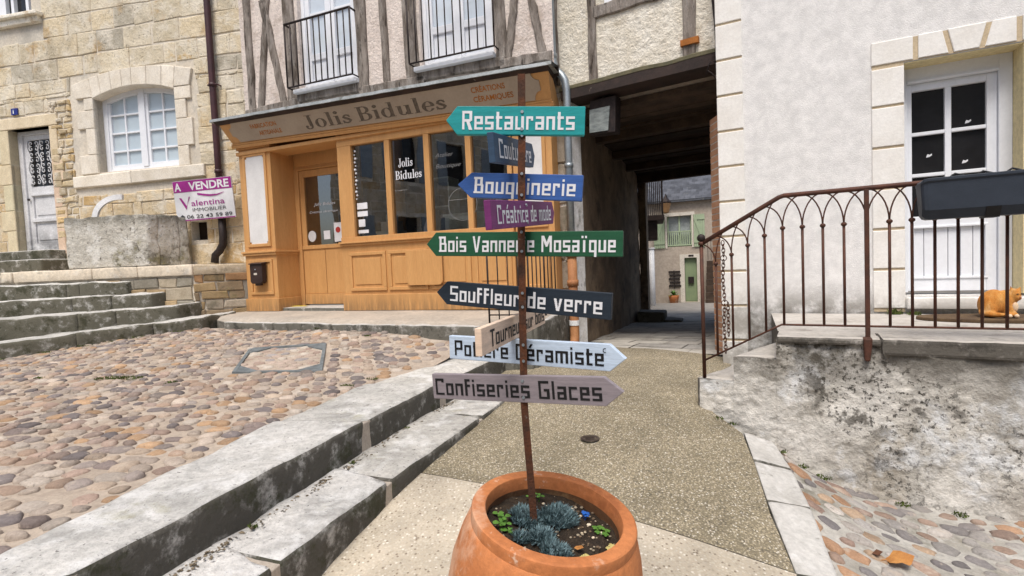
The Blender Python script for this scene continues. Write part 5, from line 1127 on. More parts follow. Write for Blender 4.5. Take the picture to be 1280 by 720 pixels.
m = MB(); m.fbox(FF, 1.20, 2.50, 1.85, 2.0, -.1, .04); m.fbox(FF, 1.22, 1.30, .40, 1.85, -.1, .03); m.fbox(FF, 2.36, 2.44, .40, 1.85, -.1, .03); m.build('window_surround', M['far_stone'], t)
m = MB(); m.fbox(FF, 1.82, 2.02, -2.1, .1, -.1, .04); m.fbox(FF, 2.55, 2.80, -2.1, .1, -.1, .04); m.fbox(FF, 2.02, 2.55, -.06, .1, -.1, .04); m.build('door_surround', M['far_stone'], t)
w = MB(); w.fbox(FF, 1.30, 2.36, .46, .52, -.2, -.1); w.fbox(FF, 1.80, 1.86, .46, 1.84, -.2, -.1); w.fbox(FF, 1.30, 1.36, .46, 1.84, -.2, -.1); w.fbox(FF, 2.30, 2.36, .46, 1.84, -.2, -.1); wf = w.build('window', M['sage'], t)
w = MB(); w.poly([FF.p(1.3, .46, -.17), FF.p(2.36, .46, -.17), FF.p(2.36, 1.84, -.17), FF.p(1.3, 1.84, -.17)]); w.build('pane', mat('curtained far pane', (.35, .38, .38), (.2, .22, .22), 2, .2, 0), wf)
w = MB(); w.fbox(FF, 1.30, 2.36, 1.12, 1.17, -.06, 0); w.fbox(FF, 1.30, 2.36, .50, .55, -.06, 0)
for k in range(12): s = 1.33+k*.09; w.fbox(FF, s, s+.045, .55, 1.12, -.05, -.01)
w.build('guard_rail', M['sage'], t)
for a, b, sg in ((.72, 1.20, 1), (2.46, 2.92, -1)):
    w = MB(); n_ = 5
    for k in range(n_): x0 = lerp(a, b, k/n_); x1 = lerp(a, b, (k+1)/n_)-.008; w.fbox(FF, x0, x1, .42, 1.86, .02, .06)
    for z in (.6, 1.62): w.fbox(FF, a, b, z, z+.11, .06, .085)
    w.prism(FF, ([(a+.02, .72), (a+.13, .72), (b-.02, 1.62), (b-.13, 1.62)] if sg > 0 else [(b-.13, .72), (b-.02, .72), (a+.13, 1.62), (a+.02, 1.62)]), .061, .082); w.build('shutter', M['sage'], t)
w = MB(); w.fbox(FF, 2.02, 2.55, -2.05, -.06, -.2, -.12)
for k in range(4): w.fbox(FF, 2.05+k*.12, 2.05+k*.12+.1, -2.0, -.3, -.13, -.105)
dr = w.build('door', M['sage_dark'], t)
w = MB(); w.fbox(FF, 2.16, 2.40, -1.22, -.92, -.106, -.02); w.build('letter_box', M['dark_iron'], dr, bevel=.01)
w = MB(); w.fbox(FF, 2.2, 2.42, -.0, .07, .04, .06); w.build('number_plate', M['dark_iron'], t)
t = thing('wall_lantern', tuple(FF.p(1.32, 1.9, .5)), 'brown glazed wall lantern hung high on the far beige house', 'lantern')
lc = FF.p(1.34, 0, .55); w = MB(); w.tube([(lc.x, lc.y, z) for z in (1.95, 2.0, 2.38, 2.42)], [.07, .13, .22, .2], 6); w.build('glass_body', mat('amber lantern glass', (.3, .17, .08), None, 5, .3, 0), t)
w = MB(); w.tube([(lc.x, lc.y, z) for z in (2.42, 2.46, 2.62, 2.75)], [.24, .24, .1, .03], 6); w.build('cap', M['dark_iron'], t); w = MB(); w.tube([(lc.x, lc.y, 2.7), (lc.x, lc.y, 2.8), FF.p(1.34, 2.75, 0)], .02, 6); w.build('bracket', M['dark_iron'], t)
t = thing('potted_plant', tuple(FF.p(1.55, -2.07, .4)), 'spiky green plant in a terracotta pot by the far green door', 'plant')
pc = FF.p(1.56, 0, .4); w = MB(); w.tube([(pc.x, pc.y, z) for z in (-2.08, -1.8, -1.72)], [.17, .22, .23], 14); w.build('pot', M['terracotta'], t, smooth=True)
w = MB(); r_ = random.Random(3)
for k in range(60):
    a = r_.uniform(0, 6.28); l = r_.uniform(.25, .5); e = r_.uniform(.3, 1.3); q = [Vector((pc.x, pc.y, -1.72))+Vector((math.cos(a)*math.cos(e)*l*u, math.sin(a)*math.cos(e)*l*u, math.sin(e)*l*u-.15*u*u)) for u in (0, .5, 1)]; sd = Vector((-math.sin(a), math.cos(a), 0))*.02
    w.poly([q[0]-sd, q[0]+sd, q[1]+sd*1.3, q[1]-sd*1.3]); w.poly([q[1]-sd*1.3, q[1]+sd*1.3, q[2]])
w.build('foliage', M['leaf'], t)
t = thing('trade_sign', tuple(FF.p(1.55, -1.4, .02)), 'stack of small dark plates on the far wall left of the green door', 'sign')
for k in range(5):
    w = MB(); z = -.72-k*.16; w.fbox(FF, 1.32+.04*(k % 2), 1.80+.03*((k+1) % 3), z, z+.085, .03, .06); w.build('plate', M['dark_iron'], t)
w = MB(); w.fbox(FF, 1.54, 1.57, -1.45, -.60, .0, .03); w.build('bracket', M['dark_iron'], t)
# house on the left of the court with its balcony and pipe
t = thing('court_house', (3.5, 18, -2), 'pale rendered wall at the left of the court with a dark iron balcony', 'house')
m = MB(); QA, QB = Vector((2.98, 11.4)), Vector((6.35, 23.6)); QF = Fr(QA, QB)
wall_sheet(m, QF, 0, QF.L, -2.3, 6, [], 0, .3); m.build('wall', M['far_stone'], t)
m = MB(); m.fbox(QF, 2.6, 4.2, 1.0, 1.15, 0, .5); m.prism(QF, [(2.8, .5), (4.0, .5), (4.1, 1.0), (2.7, 1.0)], 0, .32); m.build('balcony_slab', M['beam'], t, bevel=.02)
m = MB()
for k in range(34): s = 2.62+k*.048; m.fbox(QF, s, s+.024, 1.15, 2.05, .46, .48)
for k in range(9): m.fbox(QF, 2.60, 2.62, 1.15, 2.05, .03+k*.05, .055+k*.05)
m.fbox(QF, 2.6, 4.22, 2.05, 2.08, .45, .49); m.fbox(QF, 2.6, 2.63, 2.05, 2.08, 0, .45); m.fbox(QF, 2.6, 4.22, 1.2, 1.22, .45, .485); m.build('balcony_railing', M['dark_iron'], t)
m = MB(); m.fbox(QF, 1.3, 2.2, -2.1, .8, 0, .02); m.build('door', M['dark_iron'], t)
t = thing('downpipe', (4.9, 18, -2), 'white rainwater pipe on the court wall beyond the passage', 'downpipe')
w = MB(); q = QF.p(9.2, 0, .12); w.tube([(q.x, q.y, -2.0), (q.x, q.y, .35)], .12, 10); w.tube([(q.x, q.y, .35), (q.x, q.y, .40)], .15, 10); w.build('pipe', M['white_tin'], t, smooth=True)
t = thing('dark_stone_step', (3., 11.3, -1.5), 'two dark stone steps at the far left end of the passage', 'steps')
m = MB()
for k, (dx, l) in enumerate(((0, .55), (.42, .45))):
    q = tun(c0, 4.35+.0*k)+PF.d*(.05+dx); q2 = q+PF.d*l; m = MB(); rough_block(m, [(*q, -1.7), (*q2, -1.7), (*(q2+PD*.5), -1.7), (*(q+PD*.5), -1.7), (*q, -1.06-.14*k), (*q2, -1.06-.14*k), (*(q2+PD*.5), -1.06-.14*k), (*(q+PD*.5), -1.06-.14*k)], (6, 5, 4), .012, .03, (.35, .33, .3), seed=400+k); m.build('step_block', M['stepstone'], t, smooth=True)
t = thing('dark_stair', tuple(FF.p(3.4, -2, .5)), 'dark outdoor stair with an iron rail right of the far green door', 'stairs')
for k in range(7):
    m = MB(); m.fbox(FF, 2.98+.0*k, 5, -2.1, -2.05+.26*(k+1), .05, 2.1-.28*k); m.build('step', M['ceil'], t)
m = MB()
for k in range(6): m.fbox(FF, 3.02+k*.13, 3.04+k*.13, -.2, .62, .2, .22)
m.fbox(FF, 3.0, 4.2, .62, .65, .19, .23); m.build('iron_rail', M['dark_iron'], t)

# ================================================================== RENDERED HOUSE ON THE RIGHT
t = thing('rendered_house', tuple(RF.p(1.5, -.56, 0)), 'white rendered house with pale quoins and a half glazed white door', 'house')
RD = (1.44, 2.20, -.42, 1.535)
m = MB(); wall_sheet(m, RF, .215, 6.5, -2.2, 6.6, [RD], 0, .35)
q = RF.p(0, 0, -.02); e = q+Vector((.414, 1, 0)).normalized()*3.5
m.poly([(e.x, e.y, -2.2), (q.x, q.y, -2.2), (q.x, q.y, 6.6), (e.x, e.y, 6.6)]); m.build('wall', M['render'], t)
m = MB(); r_ = random.Random(6); z = -1.5; k = 0
while z < 6.4:
    h = .335; block(m, RF, [(-.012, z+.011), (.215, z+.011), (.215, z+h-.011), (-.012, z+h-.011)], -.2, .014, .005, None); z += h; k += 1
m.build('quoin_stones', M['quoin'], t); m = MB()
z = -.53
while z < 1.3:
    h = .345 if z < 1.1 else .335; h = min(h, 1.52-z); block(m, RF, [(1.215, z+.011), (1.44, z+.011), (1.44, z+h-.011), (1.215, z+h-.011)], -.25, .014, .005, None); block(m, RF, [(2.20, z+.011), (2.45, z+.011), (2.45, z+h-.011), (2.20, z+h-.011)], -.25, .014, .005, None); z += h
z0, z1 = 1.547, 1.735
for (a, b, a2, b2) in ((1.215, 1.50, 1.215, 1.50), (1.535, 1.73, 1.535, 1.69), (1.765, 1.92, 1.725, 1.965), (1.955, 2.14, 2.0, 2.14), (2.175, 2.45, 2.175, 2.45)):
    block(m, RF, [(a, z0), (b, z0), (b2, z1), (a2, z1)], -.25, .014, .005, None)
m.build('door_surround', M['quoin'], t)
m = MB(); m.fbox(RF, -.004, .214, -1.6, 6.6, -.15, .004); m.fbox(RF, 1.22, 1.438, -.55, 1.73, -.2, .004); m.fbox(RF, 2.202, 2.445, -.55, 1.73, -.2, .004); m.fbox(RF, 1.438, 2.202, 1.54, 1.73, -.2, .004); m.build('joint_mortar', M['quoin_joint'], t)
m = MB(); m.fbox(RF, 1.445, 2.184, 1.526, 1.533, -.225, -.004); m.fbox(RF, 2.185, 2.1985, -.40, 1.5365, -.34, -.002); m.build('reveal', M['reveal'], t)
# door
w = MB(); a, b, c, d = 1.442, 2.183, -.40, 1.50; o0, o1 = -.30, -.225
w.fbox(RF, a, a+.055, c, 1.535, o0, o1+.03); w.fbox(RF, b-.085, b, c, 1.535, o0, o1+.03); w.fbox(RF, a+.055, b-.085, 1.42, 1.535, o0, o1+.03); w.fbox(RF, a+.055, b-.085, 1.40, 1.42, o0, o1+.045)
g0, g1, h0, h1 = 1.535, 2.03, .26, 1.335
w.fbox(RF, a+.057, g0, c+.01, 1.398, o0+.01, o1); w.fbox(RF, g1, b-.087, c+.01, 1.398, o0+.01, o1); w.fbox(RF, g0, g1, h1, 1.398, o0+.01, o1); w.fbox(RF, g0, g1, c+.01, -.27, o0+.01, o1); w.fbox(RF, g0, g1, .16, h0, o0+.01, o1)
cx = (g0+g1)/2; w.fbox(RF, cx-.022, cx+.022, h0, h1, o0+.01, o1-.004)
for z in (.97, .615): w.fbox(RF, g0, cx-.022, z-.015, z+.015, o0+.01, o1-.006); w.fbox(RF, cx+.022, g1, z-.015, z+.015, o0+.01, o1-.006)
for k in range(6): x0 = lerp(g0, g1, k/6); w.fbox(RF, x0+.002, lerp(g0, g1, (k+1)/6)-.002, -.27, .16, o0+.02, o1-.018)
for q in ((g0-.01, g1+.01, -.285, -.265), (g0-.01, g1+.01, .155, .175), (g0-.01, g0+.01, -.265, .155), (g1-.01, g1+.01, -.265, .155)): w.fbox(RF, *q, o1-.01, o1+.010)
dr = w.build('door', M['white_paint'], t, bevel=.004)
w = MB(); w.poly([RF.p(g0-.01, h0-.01, o1-.035), RF.p(g1+.01, h0-.01, o1-.035), RF.p(g1+.01, h1+.01, o1-.035), RF.p(g0-.01, h1+.01, o1-.035)]); w.build('door_glass', M['black_pane'], dr)
for (s, z, k) in ((1.92, 1.03, 0), (1.66, .78, 1), (1.90, .70, 2), (1.73, .555, 3)):
    w = MB(); q = .020 if k < 3 else .014
    pts = [(s-q, z-q*.7), (s+q*.2, z-q*.5), (s+q, z+q*.1), (s+q*.9, z+q*.8), (s+q*.2, z+q*.35), (s-q*.5, z+q*.7), (s-q*.8, z+.1*q)]
    w.prism(RF, pts, o1-.036, o1-.031); w.build('sticker', M['white_ink'], dr)
w = MB(); w.fbox(RF, 2.055, 2.075, .38, .50, o1, o1+.012); w.tube([RF.p(2.065, .45, o1), RF.p(2.065, .45, o1+.05), RF.p(1.99, .45, o1+.05)], .008, 6); w.build('door_handle', M['zinc'], dr)
m = MB(); q = [RF.p(1.44, 0, .06), RF.p(2.3, 0, .06), RF.p(2.3, 0, -.34), RF.p(1.44, 0, -.34)]
rough_block(m, [(p.x, p.y, -.52) for p in q]+[(p.x, p.y, -.425) for p in q], (10, 4, 4), .004, .012, None, seed=500); m.build('threshold', M['quoin'], t, smooth=True)

# ---------------- landing with its steps and front wall
t = thing('entrance_landing', (2.2, 3.4, -1.4), 'stained old lime rendered landing wall with two steps below the iron railing', 'landing')
LZ = -.575
m = MB()
def wfp(s, o): p = WF.p(s, 0, o); return (p.x, p.y)
def rfp(s, o): p = RF.p(s, 0, o); return (p.x, p.y)
# top
def wall_grid(mb, fr, s0, s1, zlo, zhi, ns, nz_, amp, seed, o=0.):
    g = []
    for i in range(ns+1):
        s = lerp(s0, s1, i/ns); row = []
        for j in range(nz_+1):
            v = j/nz_; z = lerp(zlo(s), zhi(s), v); p = fr.p(s, z, 0)
            d = amp*(nz(p, 2.2, seed)+.6*nz(p, 5.5, seed+1)+.35*nz(p, 14, seed+2)+.18*nz(p, 33, seed+3)); q_ = nz(p, 3.6, seed+5)+.5*nz(p, 9, seed+6)+.25*nz(p, 25, seed+7); d += .007*min(1, max(0, (q_-.05)/.05))+.006*min(1, max(0, (q_+.32)/.05)); d -= .5*amp*max(0, (v-.93)/.07)
            row.append(fr.p(s, z, o+d+.10*(1-v)**2))
        g.append(row)
    for i in range(ns):
        for j in range(nz_): mb.poly([g[i][j], g[i+1][j], g[i+1][j+1], g[i][j+1]])
S1, S2 = .20, .47                                    # where the second step and the landing begin
zt_ = lambda s: (-.885 if s < S1 else (-.715 if s < S2 else LZ))
for a, b, z in ((-.03, S1, -.885), (S1, S2, -.715), (S2, 4.2, LZ)):
    n = max(8, int((b-a)*70)); m2 = m
    wall_grid(m, WF, a, b, lambda s: -1.75, lambda s: z-.004, n, 90, .019, 3, -.018)
m.build('rendered_face', M['lime_wall'], t, smooth=True, weld=True)
m = MB()
for k, (a, b, z) in enumerate(((-.05, S1+.03, -.885), (S1, S2+.03, -.715))):
    q = [WF.p(a, 0, -.03), WF.p(b, 0, -.03), WF.p(b+.32, 0, -.98), WF.p(a+.32, 0, -.98)]
    rough_block(m, [(p.x, p.y, -1.7) for p in q]+[(p.x, p.y, z) for p in q], (8, 14, 8), .008, .018, (1, 1, 1), seed=520+k)
m.build('step_block', M['land_stone'], t, smooth=True)
m = MB(); cuts = [S2, 1.05, 2.4, 4.2]
for k, (a, b) in enumerate(zip(cuts, cuts[1:])):
    a += .004; q = [WF.p(a, 0, .012), WF.p(b, 0, .012), WF.p(b, 0, -.30), WF.p(a, 0, -.30)]; th_ = .085 if k else .03
    rough_block(m, [(p.x, p.y, LZ-th_) for p in q]+[(p.x, p.y, LZ+.012) for p in q], (20, 5, 5), .008, .016, (1, 1, 1), seed=530+k)
q = [WF.p(S2, 0, -.30), WF.p(4.4, 0, -.30), Vector((*rfp(4.0, .02), 0)), Vector((*rfp(.42, .02), 0))]
m.slab([(p.x, p.y) for p in q], -1.7, LZ+.008)
m.build('landing_slab', M['land_stone'], t, smooth=False)
m = MB(); m.box(1.30, 1.62, 3.45, 4.9, -1.6, -1.2); q0 = WF.p(S2, 0, -.05)
w = MB(); w.hexa([WF.p(.962, -.70, .03), WF.p(.992, -.70, .03), WF.p(.992, -.70, -.05), WF.p(.962, -.70, -.05), WF.p(.955, LZ+.02, .03), WF.p(1.005, LZ+.02, .03), WF.p(1.005, LZ+.02, -.05), WF.p(.955, LZ+.02, -.05)]); w.build('rusty_wedge', M['rail_rust'], t, bevel=.01)
t = thing('doormat', tuple(RF.p(1.95, LZ, .35)), 'brown oval mat on the landing under the ginger cat', 'doormat')
m = MB(); cx = RF.p(1.93, LZ+.012, .42); pts = [(cx.x+.50*math.cos(a)*RF.d.x+.22*math.sin(a)*RF.n.x, cx.y+.50*math.cos(a)*RF.d.y+.22*math.sin(a)*RF.n.y) for a in np.linspace(0, 6.283, 40)[:-1]]
pts = pts if sum((pts[i][0]*pts[(i+1) % 39][1]-pts[(i+1) % 39][0]*pts[i][1]) for i in range(39)) > 0 else pts[::-1]
m.slab(pts, LZ+.006, LZ+.034); m.build('mat_body', M['doormat'], t, bevel=.008)

# ---------------- iron railing
rl = thing('stair_railing', tuple(WF.p(0, -.9, -.06)), 'rusty wrought iron railing with pointed arches along the landing', 'railing')
O = -.045
rail = lambda s: (.085+.567*s if s < .51 else .376) if s > 0 else .085
bot = lambda s: (-.762+.545*s if s < .505 else -.488)
w = MB(); w.tube([WF.p(-.01, .08, O), WF.p(.50, .368, O), WF.p(.53, .377, O), WF.p(4.0, .377, O)], .0155, 8); w.build('handrail', M['rail_rust'], rl, smooth=True)
w = MB(); w.tube([WF.p(0, -.762, O), WF.p(.505, -.488, O), WF.p(4.0, -.488, O)], .0075, 6); w.build('bottom_bar', M['rail_rust'], rl, smooth=True)
w = MB(); w.tube([WF.p(0, -.93, O), WF.p(0, .085, O)], .014, 8); w.tube([WF.p(0, .075, O), WF.p(0, .1, O)], .022, 8); w.build('post', M['rail_rust'], rl, smooth=True)
w = MB(); w.ball(WF.p(0, .128, O), .029, 14, 10); w.build('ball_finial', M['dark_iron'], rl, smooth=True)
for s in (.985, 2.05, 3.15):
    w = MB(); w.fbox(WF, s-.013, s+.013, LZ-.10 if s < 1 else LZ, .37, O-.013, O+.013); w.build('post', M['rail_rust'], rl, bevel=.003)
B_S = [.095, .20, .305, .41, .52, .635, .75, .865, .985, 1.10, 1.21, 1.318, 1.424, 1.53, 1.637, 1.743, 1.85, 1.955, 2.05]+[2.16+.11*k for k in range(13)]
for k, s in enumerate(B_S):
    kz = rail(s)-.215 if s > .5 else rail(s)-.20
    if any(abs(s-x) < .03 for x in (.985, 2.05, 3.15)): topz = None
    else:
        w = MB(); w.tube([WF.p(s, bot(s), O), WF.p(s, kz, O)], .0083, 6); w.tube([WF.p(s, kz-.012, O), WF.p(s, kz-.004, O), WF.p(s, kz+.006, O), WF.p(s, kz+.014, O)], [.009, .017, .017, .009], 8); w.build('baluster', M['rail_rust'], rl, smooth=True)
    for sg in (-1, 1):
        if not 0 <= k+sg < len(B_S) and k: continue
        e = B_S[k+sg] if k+sg >= 0 else -.005
        H = rail(e)-kz-.004; pts = []
        for i in range(9):
            th = i/8*math.pi/2; pts.append(WF.p(s+(e-s)*(1-math.cos(th)), kz+H*math.sin(th), O+.004*sg))
        w = MB(); w.tube(pts, .0048, 5); w.build('arch_bar', M['rail_rust'], rl, smooth=True)
# chain hanging from the railing end
t = thing('iron_chain', tuple(WF.p(.13, -.5, -.2)), 'rusty iron chain hanging behind the end of the landing railing', 'chain')
w = MB()
def link(c, vert, r=.011, l=.019):
    pts = []
    for k in range(12):
        a = 2*math.pi*k/12; u, v = math.cos(a)*r, math.sin(a)*l
        pts.append(c+(Vector((u, 0, v)) if vert else Vector((0, u, v))))
    w.tube(pts, .0032, 5, close=True)
cp = WF.p(.135, 0, -.12)
for k in range(30): link(Vector((cp.x+.004*math.sin(k*.5), cp.y, .085-.027*k)), k % 2 == 0, .022 if k in (4, 16) else .011, .02)
for k in range(9): link(Vector((cp.x+.028, cp.y, -.36-.027*k)), k % 2 == 1)
w.build('links', M['rust'], t, smooth=True)
# planter box hooked outside the rail
t = thing('planter_box', tuple(WF.p(1.75, .13, .1)), 'long dark slate blue plastic planter box hooked outside the railing', 'planter')
w = MB(); a, b = 1.23, 2.6
def pb(s, z, o): return WF.p(s, z, o)
n0, n1 = .0, .17
sec = [(n0+.03, .150), (n1-.035, .150), (n1, .20), (n1+.008, .352), (n1+.016, .362), (n1+.016, .378), (n0-.012, .378), (n0-.012, .36), (n0, .352)]
L_ = len(sec); vs = []
for s, k in ((a, .80), (a+.012, .95), (a+.03, 1.), (b-.03, 1.), (b, .9)):
    for o, z in sec: vs.append(WF.p(s+(0 if z < .2 else -.012*(z-.15)*4), .265+(z-.265)*k, .085+(o-.085)*k))
fs = [(i*L_+j, (i+1)*L_+j, (i+1)*L_+(j+1) % L_, i*L_+(j+1) % L_) for i in range(4) for j in range(L_)]+[tuple(range(L_)), tuple(4*L_+j for j in range(L_-1, -1, -1))]
w.faces(vs, [f[::-1] for f in fs]); bx = w.build('box_body', M['planter'], t, bevel=.006)
w = MB(); w.fbox(WF, 1.50, 1.56, .142, .150, .03, .14); w.hexa([WF.p(1.50, .148, .142), WF.p(1.56, .148, .142), WF.p(1.56, .145, .136), WF.p(1.50, .145, .136), WF.p(1.50, .20, .176), WF.p(1.56, .20, .176), WF.p(1.56, .2, .168), WF.p(1.50, .2, .168)]); w.build('hook_strap', M['planter_dark'], t)
w = MB(); r_ = random.Random(1)
for k in range(9):
    s = 1.36+.12*k; w.tube([WF.p(s, .378, .05), WF.p(s+.03, .402, .06), WF.p(s+.08, .386, .04)], .006, 5)
w.build('tie_strap', M['planter_dark'], t, smooth=True)

# ---------------- ginger cat
def remeshed(name, mb, m_, parent, vox, smooth_it=6):
    o = mb.build(name, m_, None)
    md = o.modifiers.new('r', 'REMESH'); md.mode = 'VOXEL'; md.voxel_size = vox
    ms_ = o.modifiers.new('s', 'SMOOTH'); ms_.factor = .5; ms_.iterations = smooth_it
    bpy.context.view_layer.update(); me = bpy.data.meshes.new_from_object(o.evaluated_get(bpy.context.evaluated_depsgraph_get())); bpy.data.objects.remove(o)
    me.polygons.foreach_set('use_smooth', np.ones(len(me.polygons), bool)); me.materials.clear(); me.materials.append(m_)
    off = wloc(parent); me.transform(Matrix.Translation(-off)); q = bpy.data.objects.new(name, me); col.objects.link(q); q.parent = parent; return q
CB = RF.p(1.925, LZ+.036, .42)
t = thing('cat', tuple(CB), 'ginger cat loafing on the mat before the white door behind the railing', 'cat')
cx_, cy_ = RF.d.to_3d(), RF.n.to_3d()
def cp_(x, y, z): return Vector((CB.x, CB.y, CB.z))+cx_*(x*.67-.016)+cy_*y+Vector((0, 0, z*1.16))
w = MB()
def ell(x, y, z, rx, ry, rz):
    n0 = len(w.v); w.ball((0, 0, 0), 1, 18, 12); 
    for i in range(n0, len(w.v)): a, b, c = w.v[i]; w.v[i] = tuple(cp_(x+a*rx, y+b*ry, z+c*rz))
ell(-.03, .0, .085, .12, .085, .088); ell(-.09, 0, .075, .075, .088, .078); ell(.055, .015, .085, .075, .07, .085); ell(-.085, .065, .05, .062, .032, .052)
ell(.10, .03, .105, .045, .045, .05); ell(.128, .045, .138, .046, .044, .042); ell(.140, .078, .122, .024, .018, .017)
ell(.05, .085, .018, .028, .045, .017); ell(.105, .085, .018, .026, .045, .017); ell(.08, .05, .045, .055, .04, .045)
for sx, yy in ((-.028, .038), (.028, .052)):
    n = 8; base = [cp_(.128+sx+.018*math.cos(a), yy-.004+.013*math.sin(a), .160) for a in np.linspace(0, 6.283, n+1)[:-1]]; tip = cp_(.128+sx*1.35, yy-.002, .208); w.faces(base+[tip], [tuple(range(n-1, -1, -1))]+[(i, (i+1) % n, n) for i in range(n)])
w.tube([cp_(-.14, .02, .03), cp_(-.15, .07, .025), cp_(-.10, .105, .022), cp_(-.03, .115, .02), cp_(.02, .11, .02)], [.022, .021, .020, .018, .012], 8)
body = remeshed('body', w, M['fur'], t, .0075, 4)
w = MB(); w.tube([cp_(.118, .0875, .148), cp_(.126, .0885, .145), cp_(.134, .087, .147)], .0028, 5); w.tube([cp_(.151, .087, .149), cp_(.158, .084, .146), cp_(.164, .078, .149)], .0028, 5); w.build('closed_eyes', M['planter_dark'], t, smooth=True)
w = MB(); w.ball(cp_(.1435, .0975, .127), .0052, 8, 6); w.build('nose', M['pink'], t, smooth=True)
w = MB(); w.faces([cp_(.1, .098, .112), cp_(.155, .095, .112)], [])
def ell2(mb, x, y, z, rx, ry, rz):
    n0 = len(mb.v); mb.ball((0, 0, 0), 1, 12, 8)
    for i in range(n0, len(mb.v)): a, b, c = mb.v[i]; mb.v[i] = tuple(cp_(x+a*rx, y+b*ry, z+c*rz))
w = MB(); ell2(w, .112, .078, .066, .026, .014, .030); w.build('pale_chest', M['fur_pale'], t, smooth=True)
for px in (.05, .105):
    w = MB(); ell2(w, px, .118, .013, .021, .016, .0125); w.build('pale_paw', M['fur_pale'], t, smooth=True)

# ================================================================== POT, POST AND SIGNS
PC = Vector((.093, 1.45, -.720)); TX, TY = R(9.), R(5)
e1 = Vector((math.cos(TX), 0, -math.sin(TX))); e2 = Vector((0, math.cos(TY), math.sin(TY))); e2 = (e2-e1*e2.dot(e1)).normalized(); e3 = e1.cross(e2)
def pp(x, y, z): return PC+e1*x+e2*y+e3*z
t = thing('terracotta_pot', tuple(pp(0, 0, -.6)), 'big bulging terracotta pot holding the signpost and small plants', 'pot')
RR = .236
prof = [(.16, -.64), (.19, -.645), (.215, -.62), (.25, -.50), (.276, -.36), (.284, -.24), (.278, -.16), (.262, -.09), (.247, -.045), (.2405, -.034), (.2385, -.032), (.2395, -.007), (.2375, -.001), (.233, .0015), (.204, .0015), (.1995, -.0005), (.1975, -.005), (.194, -.04), (.20, -.09), (.205, -.2), (.12, -.3), (.001, -.3)]
w = MB(); n = 72; vs = []; fs = []
for r_, z in prof:
    for k in range(n):
        a = 2*math.pi*k/n; j = 1+.006*nz((math.cos(a)*2, math.sin(a)*2, z*5), 1.); vs.append(pp(r_*j*math.cos(a), r_*j*math.sin(a), z))
for i in range(len(prof)-1):
    for k in range(n): fs.append((i*n+k, i*n+(k+1) % n, (i+1)*n+(k+1) % n, (i+1)*n+k))
w.faces(vs, fs)
for k in range(len(w.f)): w.m[k] = 1 if k//n >= 17 else 0
w.build('pot_body', [M['terracotta'], M['pot_inside']], t, smooth=True).data.set_sharp_from_angle(angle=R(28))
w = MB(); n = 60; vs = []; fs = []; SZ = -.062
rs = [0.0]+[.2*k/22 for k in range(1, 23)]
def soil(x, y): return SZ+.012*nz((x*9, y*9, 0), 1.)+.010*nz((x*30, y*30, 4), 1.)+.006*nz((x*80, y*80, 8), 1.)-.02*x
for r_ in rs[1:]:
    for k in range(n): a = 2*math.pi*k/n; x, y = r_*math.cos(a), r_*math.sin(a); vs.append(pp(x, y, soil(x, y)))
for i in range(len(rs)-2):
    for k in range(n): fs.append((i*n+k, (i+1)*n+k, (i+1)*n+(k+1) % n, i*n+(k+1) % n))
fs.append(tuple(range(n))); w.faces(vs, fs); w.build('soil', M['soil'], t)
w = MB(); r_ = random.Random(17)
for k in range(150):
    a = r_.gauss(-.1, 1.0) if k < 100 else r_.uniform(0, 6.28); q = .195*math.sqrt(r_.random()); x, y = q*math.cos(a), q*math.sin(a); s_ = r_.choice([.0022, .003, .004, .005]); c = tuple(v*K_ for K_ in [r_.uniform(.6, 1.5)] for v in (1, .95, .85)) if r_.random() < .5 else (.35, .28, .22)
    w.ball(pp(x, y, soil(x, y)+s_*.4), s_, 6, 4, c, (1.2, 1, .7))
for (x, y, s_) in ((.07, .12, .009), (.045, .045, .007), (.15, .02, .006), (.12, .06, .006)): w.ball(pp(x, y, soil(x, y)+s_*.4), s_, 8, 6, (1.7, 1.7, 1.6), (1.3, 1, .7))
tag(w.build('soil_pebbles', M['pebble'], smooth=True), kind='stuff')
def needle_tuft(cx, cy, rad, n, seed, name, lab, hgt=.045):
    r_ = random.Random(seed); w = MB()
    for k in range(n):
        q = rad*math.sqrt(r_.random()); a0 = r_.uniform(0, 6.28); bx, by = cx+q*math.cos(a0), cy+q*math.sin(a0); b = pp(bx, by, soil(bx, by)+.006+r_.uniform(0, .55)*hgt*(1-(q/rad)**2))
        out = Vector((math.cos(a0)*q/rad, math.sin(a0)*q/rad, .9)).normalized(); c = tuple(v*K_ for K_ in [r_.uniform(.6, 1.5)] for v in (1, 1, 1))
        for i in range(5):
            d = (out+Vector((r_.gauss(0, .55), r_.gauss(0, .55), r_.gauss(0, .3)))).normalized(); d = (e1*d.x+e2*d.y+e3*d.z); l = r_.uniform(.014, .026); sd = d.cross(Vector((r_.random(), r_.random(), .3))).normalized()*.0017
            w.poly([b-sd, b+sd, b+d*l*.6+sd, b+d*l]); 
            w.poly([b+d*l, b+d*l*.6+sd, b-sd, b+d*l*.4-sd*1.4]) if i == 0 else None
            w.c[-1] = c
            w.c[-1 if i else -2] = c
    o = w.build('foliage', M['blue_leaf'], None); g = thing(name, tuple(pp(cx, cy, soil(cx, cy))), lab, 'plant', 'blue grey tufts in the pot')
    off = Vector(g.location); o.data.transform(Matrix.Translation(-off)); o.parent = g
    w = MB(); w.tube([pp(cx, cy, soil(cx, cy)-.01), pp(cx, cy, soil(cx, cy)+.02)], .003, 5); w.build('stem', M['leaf'], g)
needle_tuft(.025, .055, .052, 420, 1, 'needle_plant', 'largest blue grey needle tuft, behind and right of the post in the pot')
needle_tuft(-.035, -.05, .034, 240, 2, 'needle_plant', 'blue grey needle tuft just left of the post in the pot')
needle_tuft(.005, -.115, .034, 260, 3, 'needle_plant', 'blue grey needle tuft nearest the front rim of the pot')
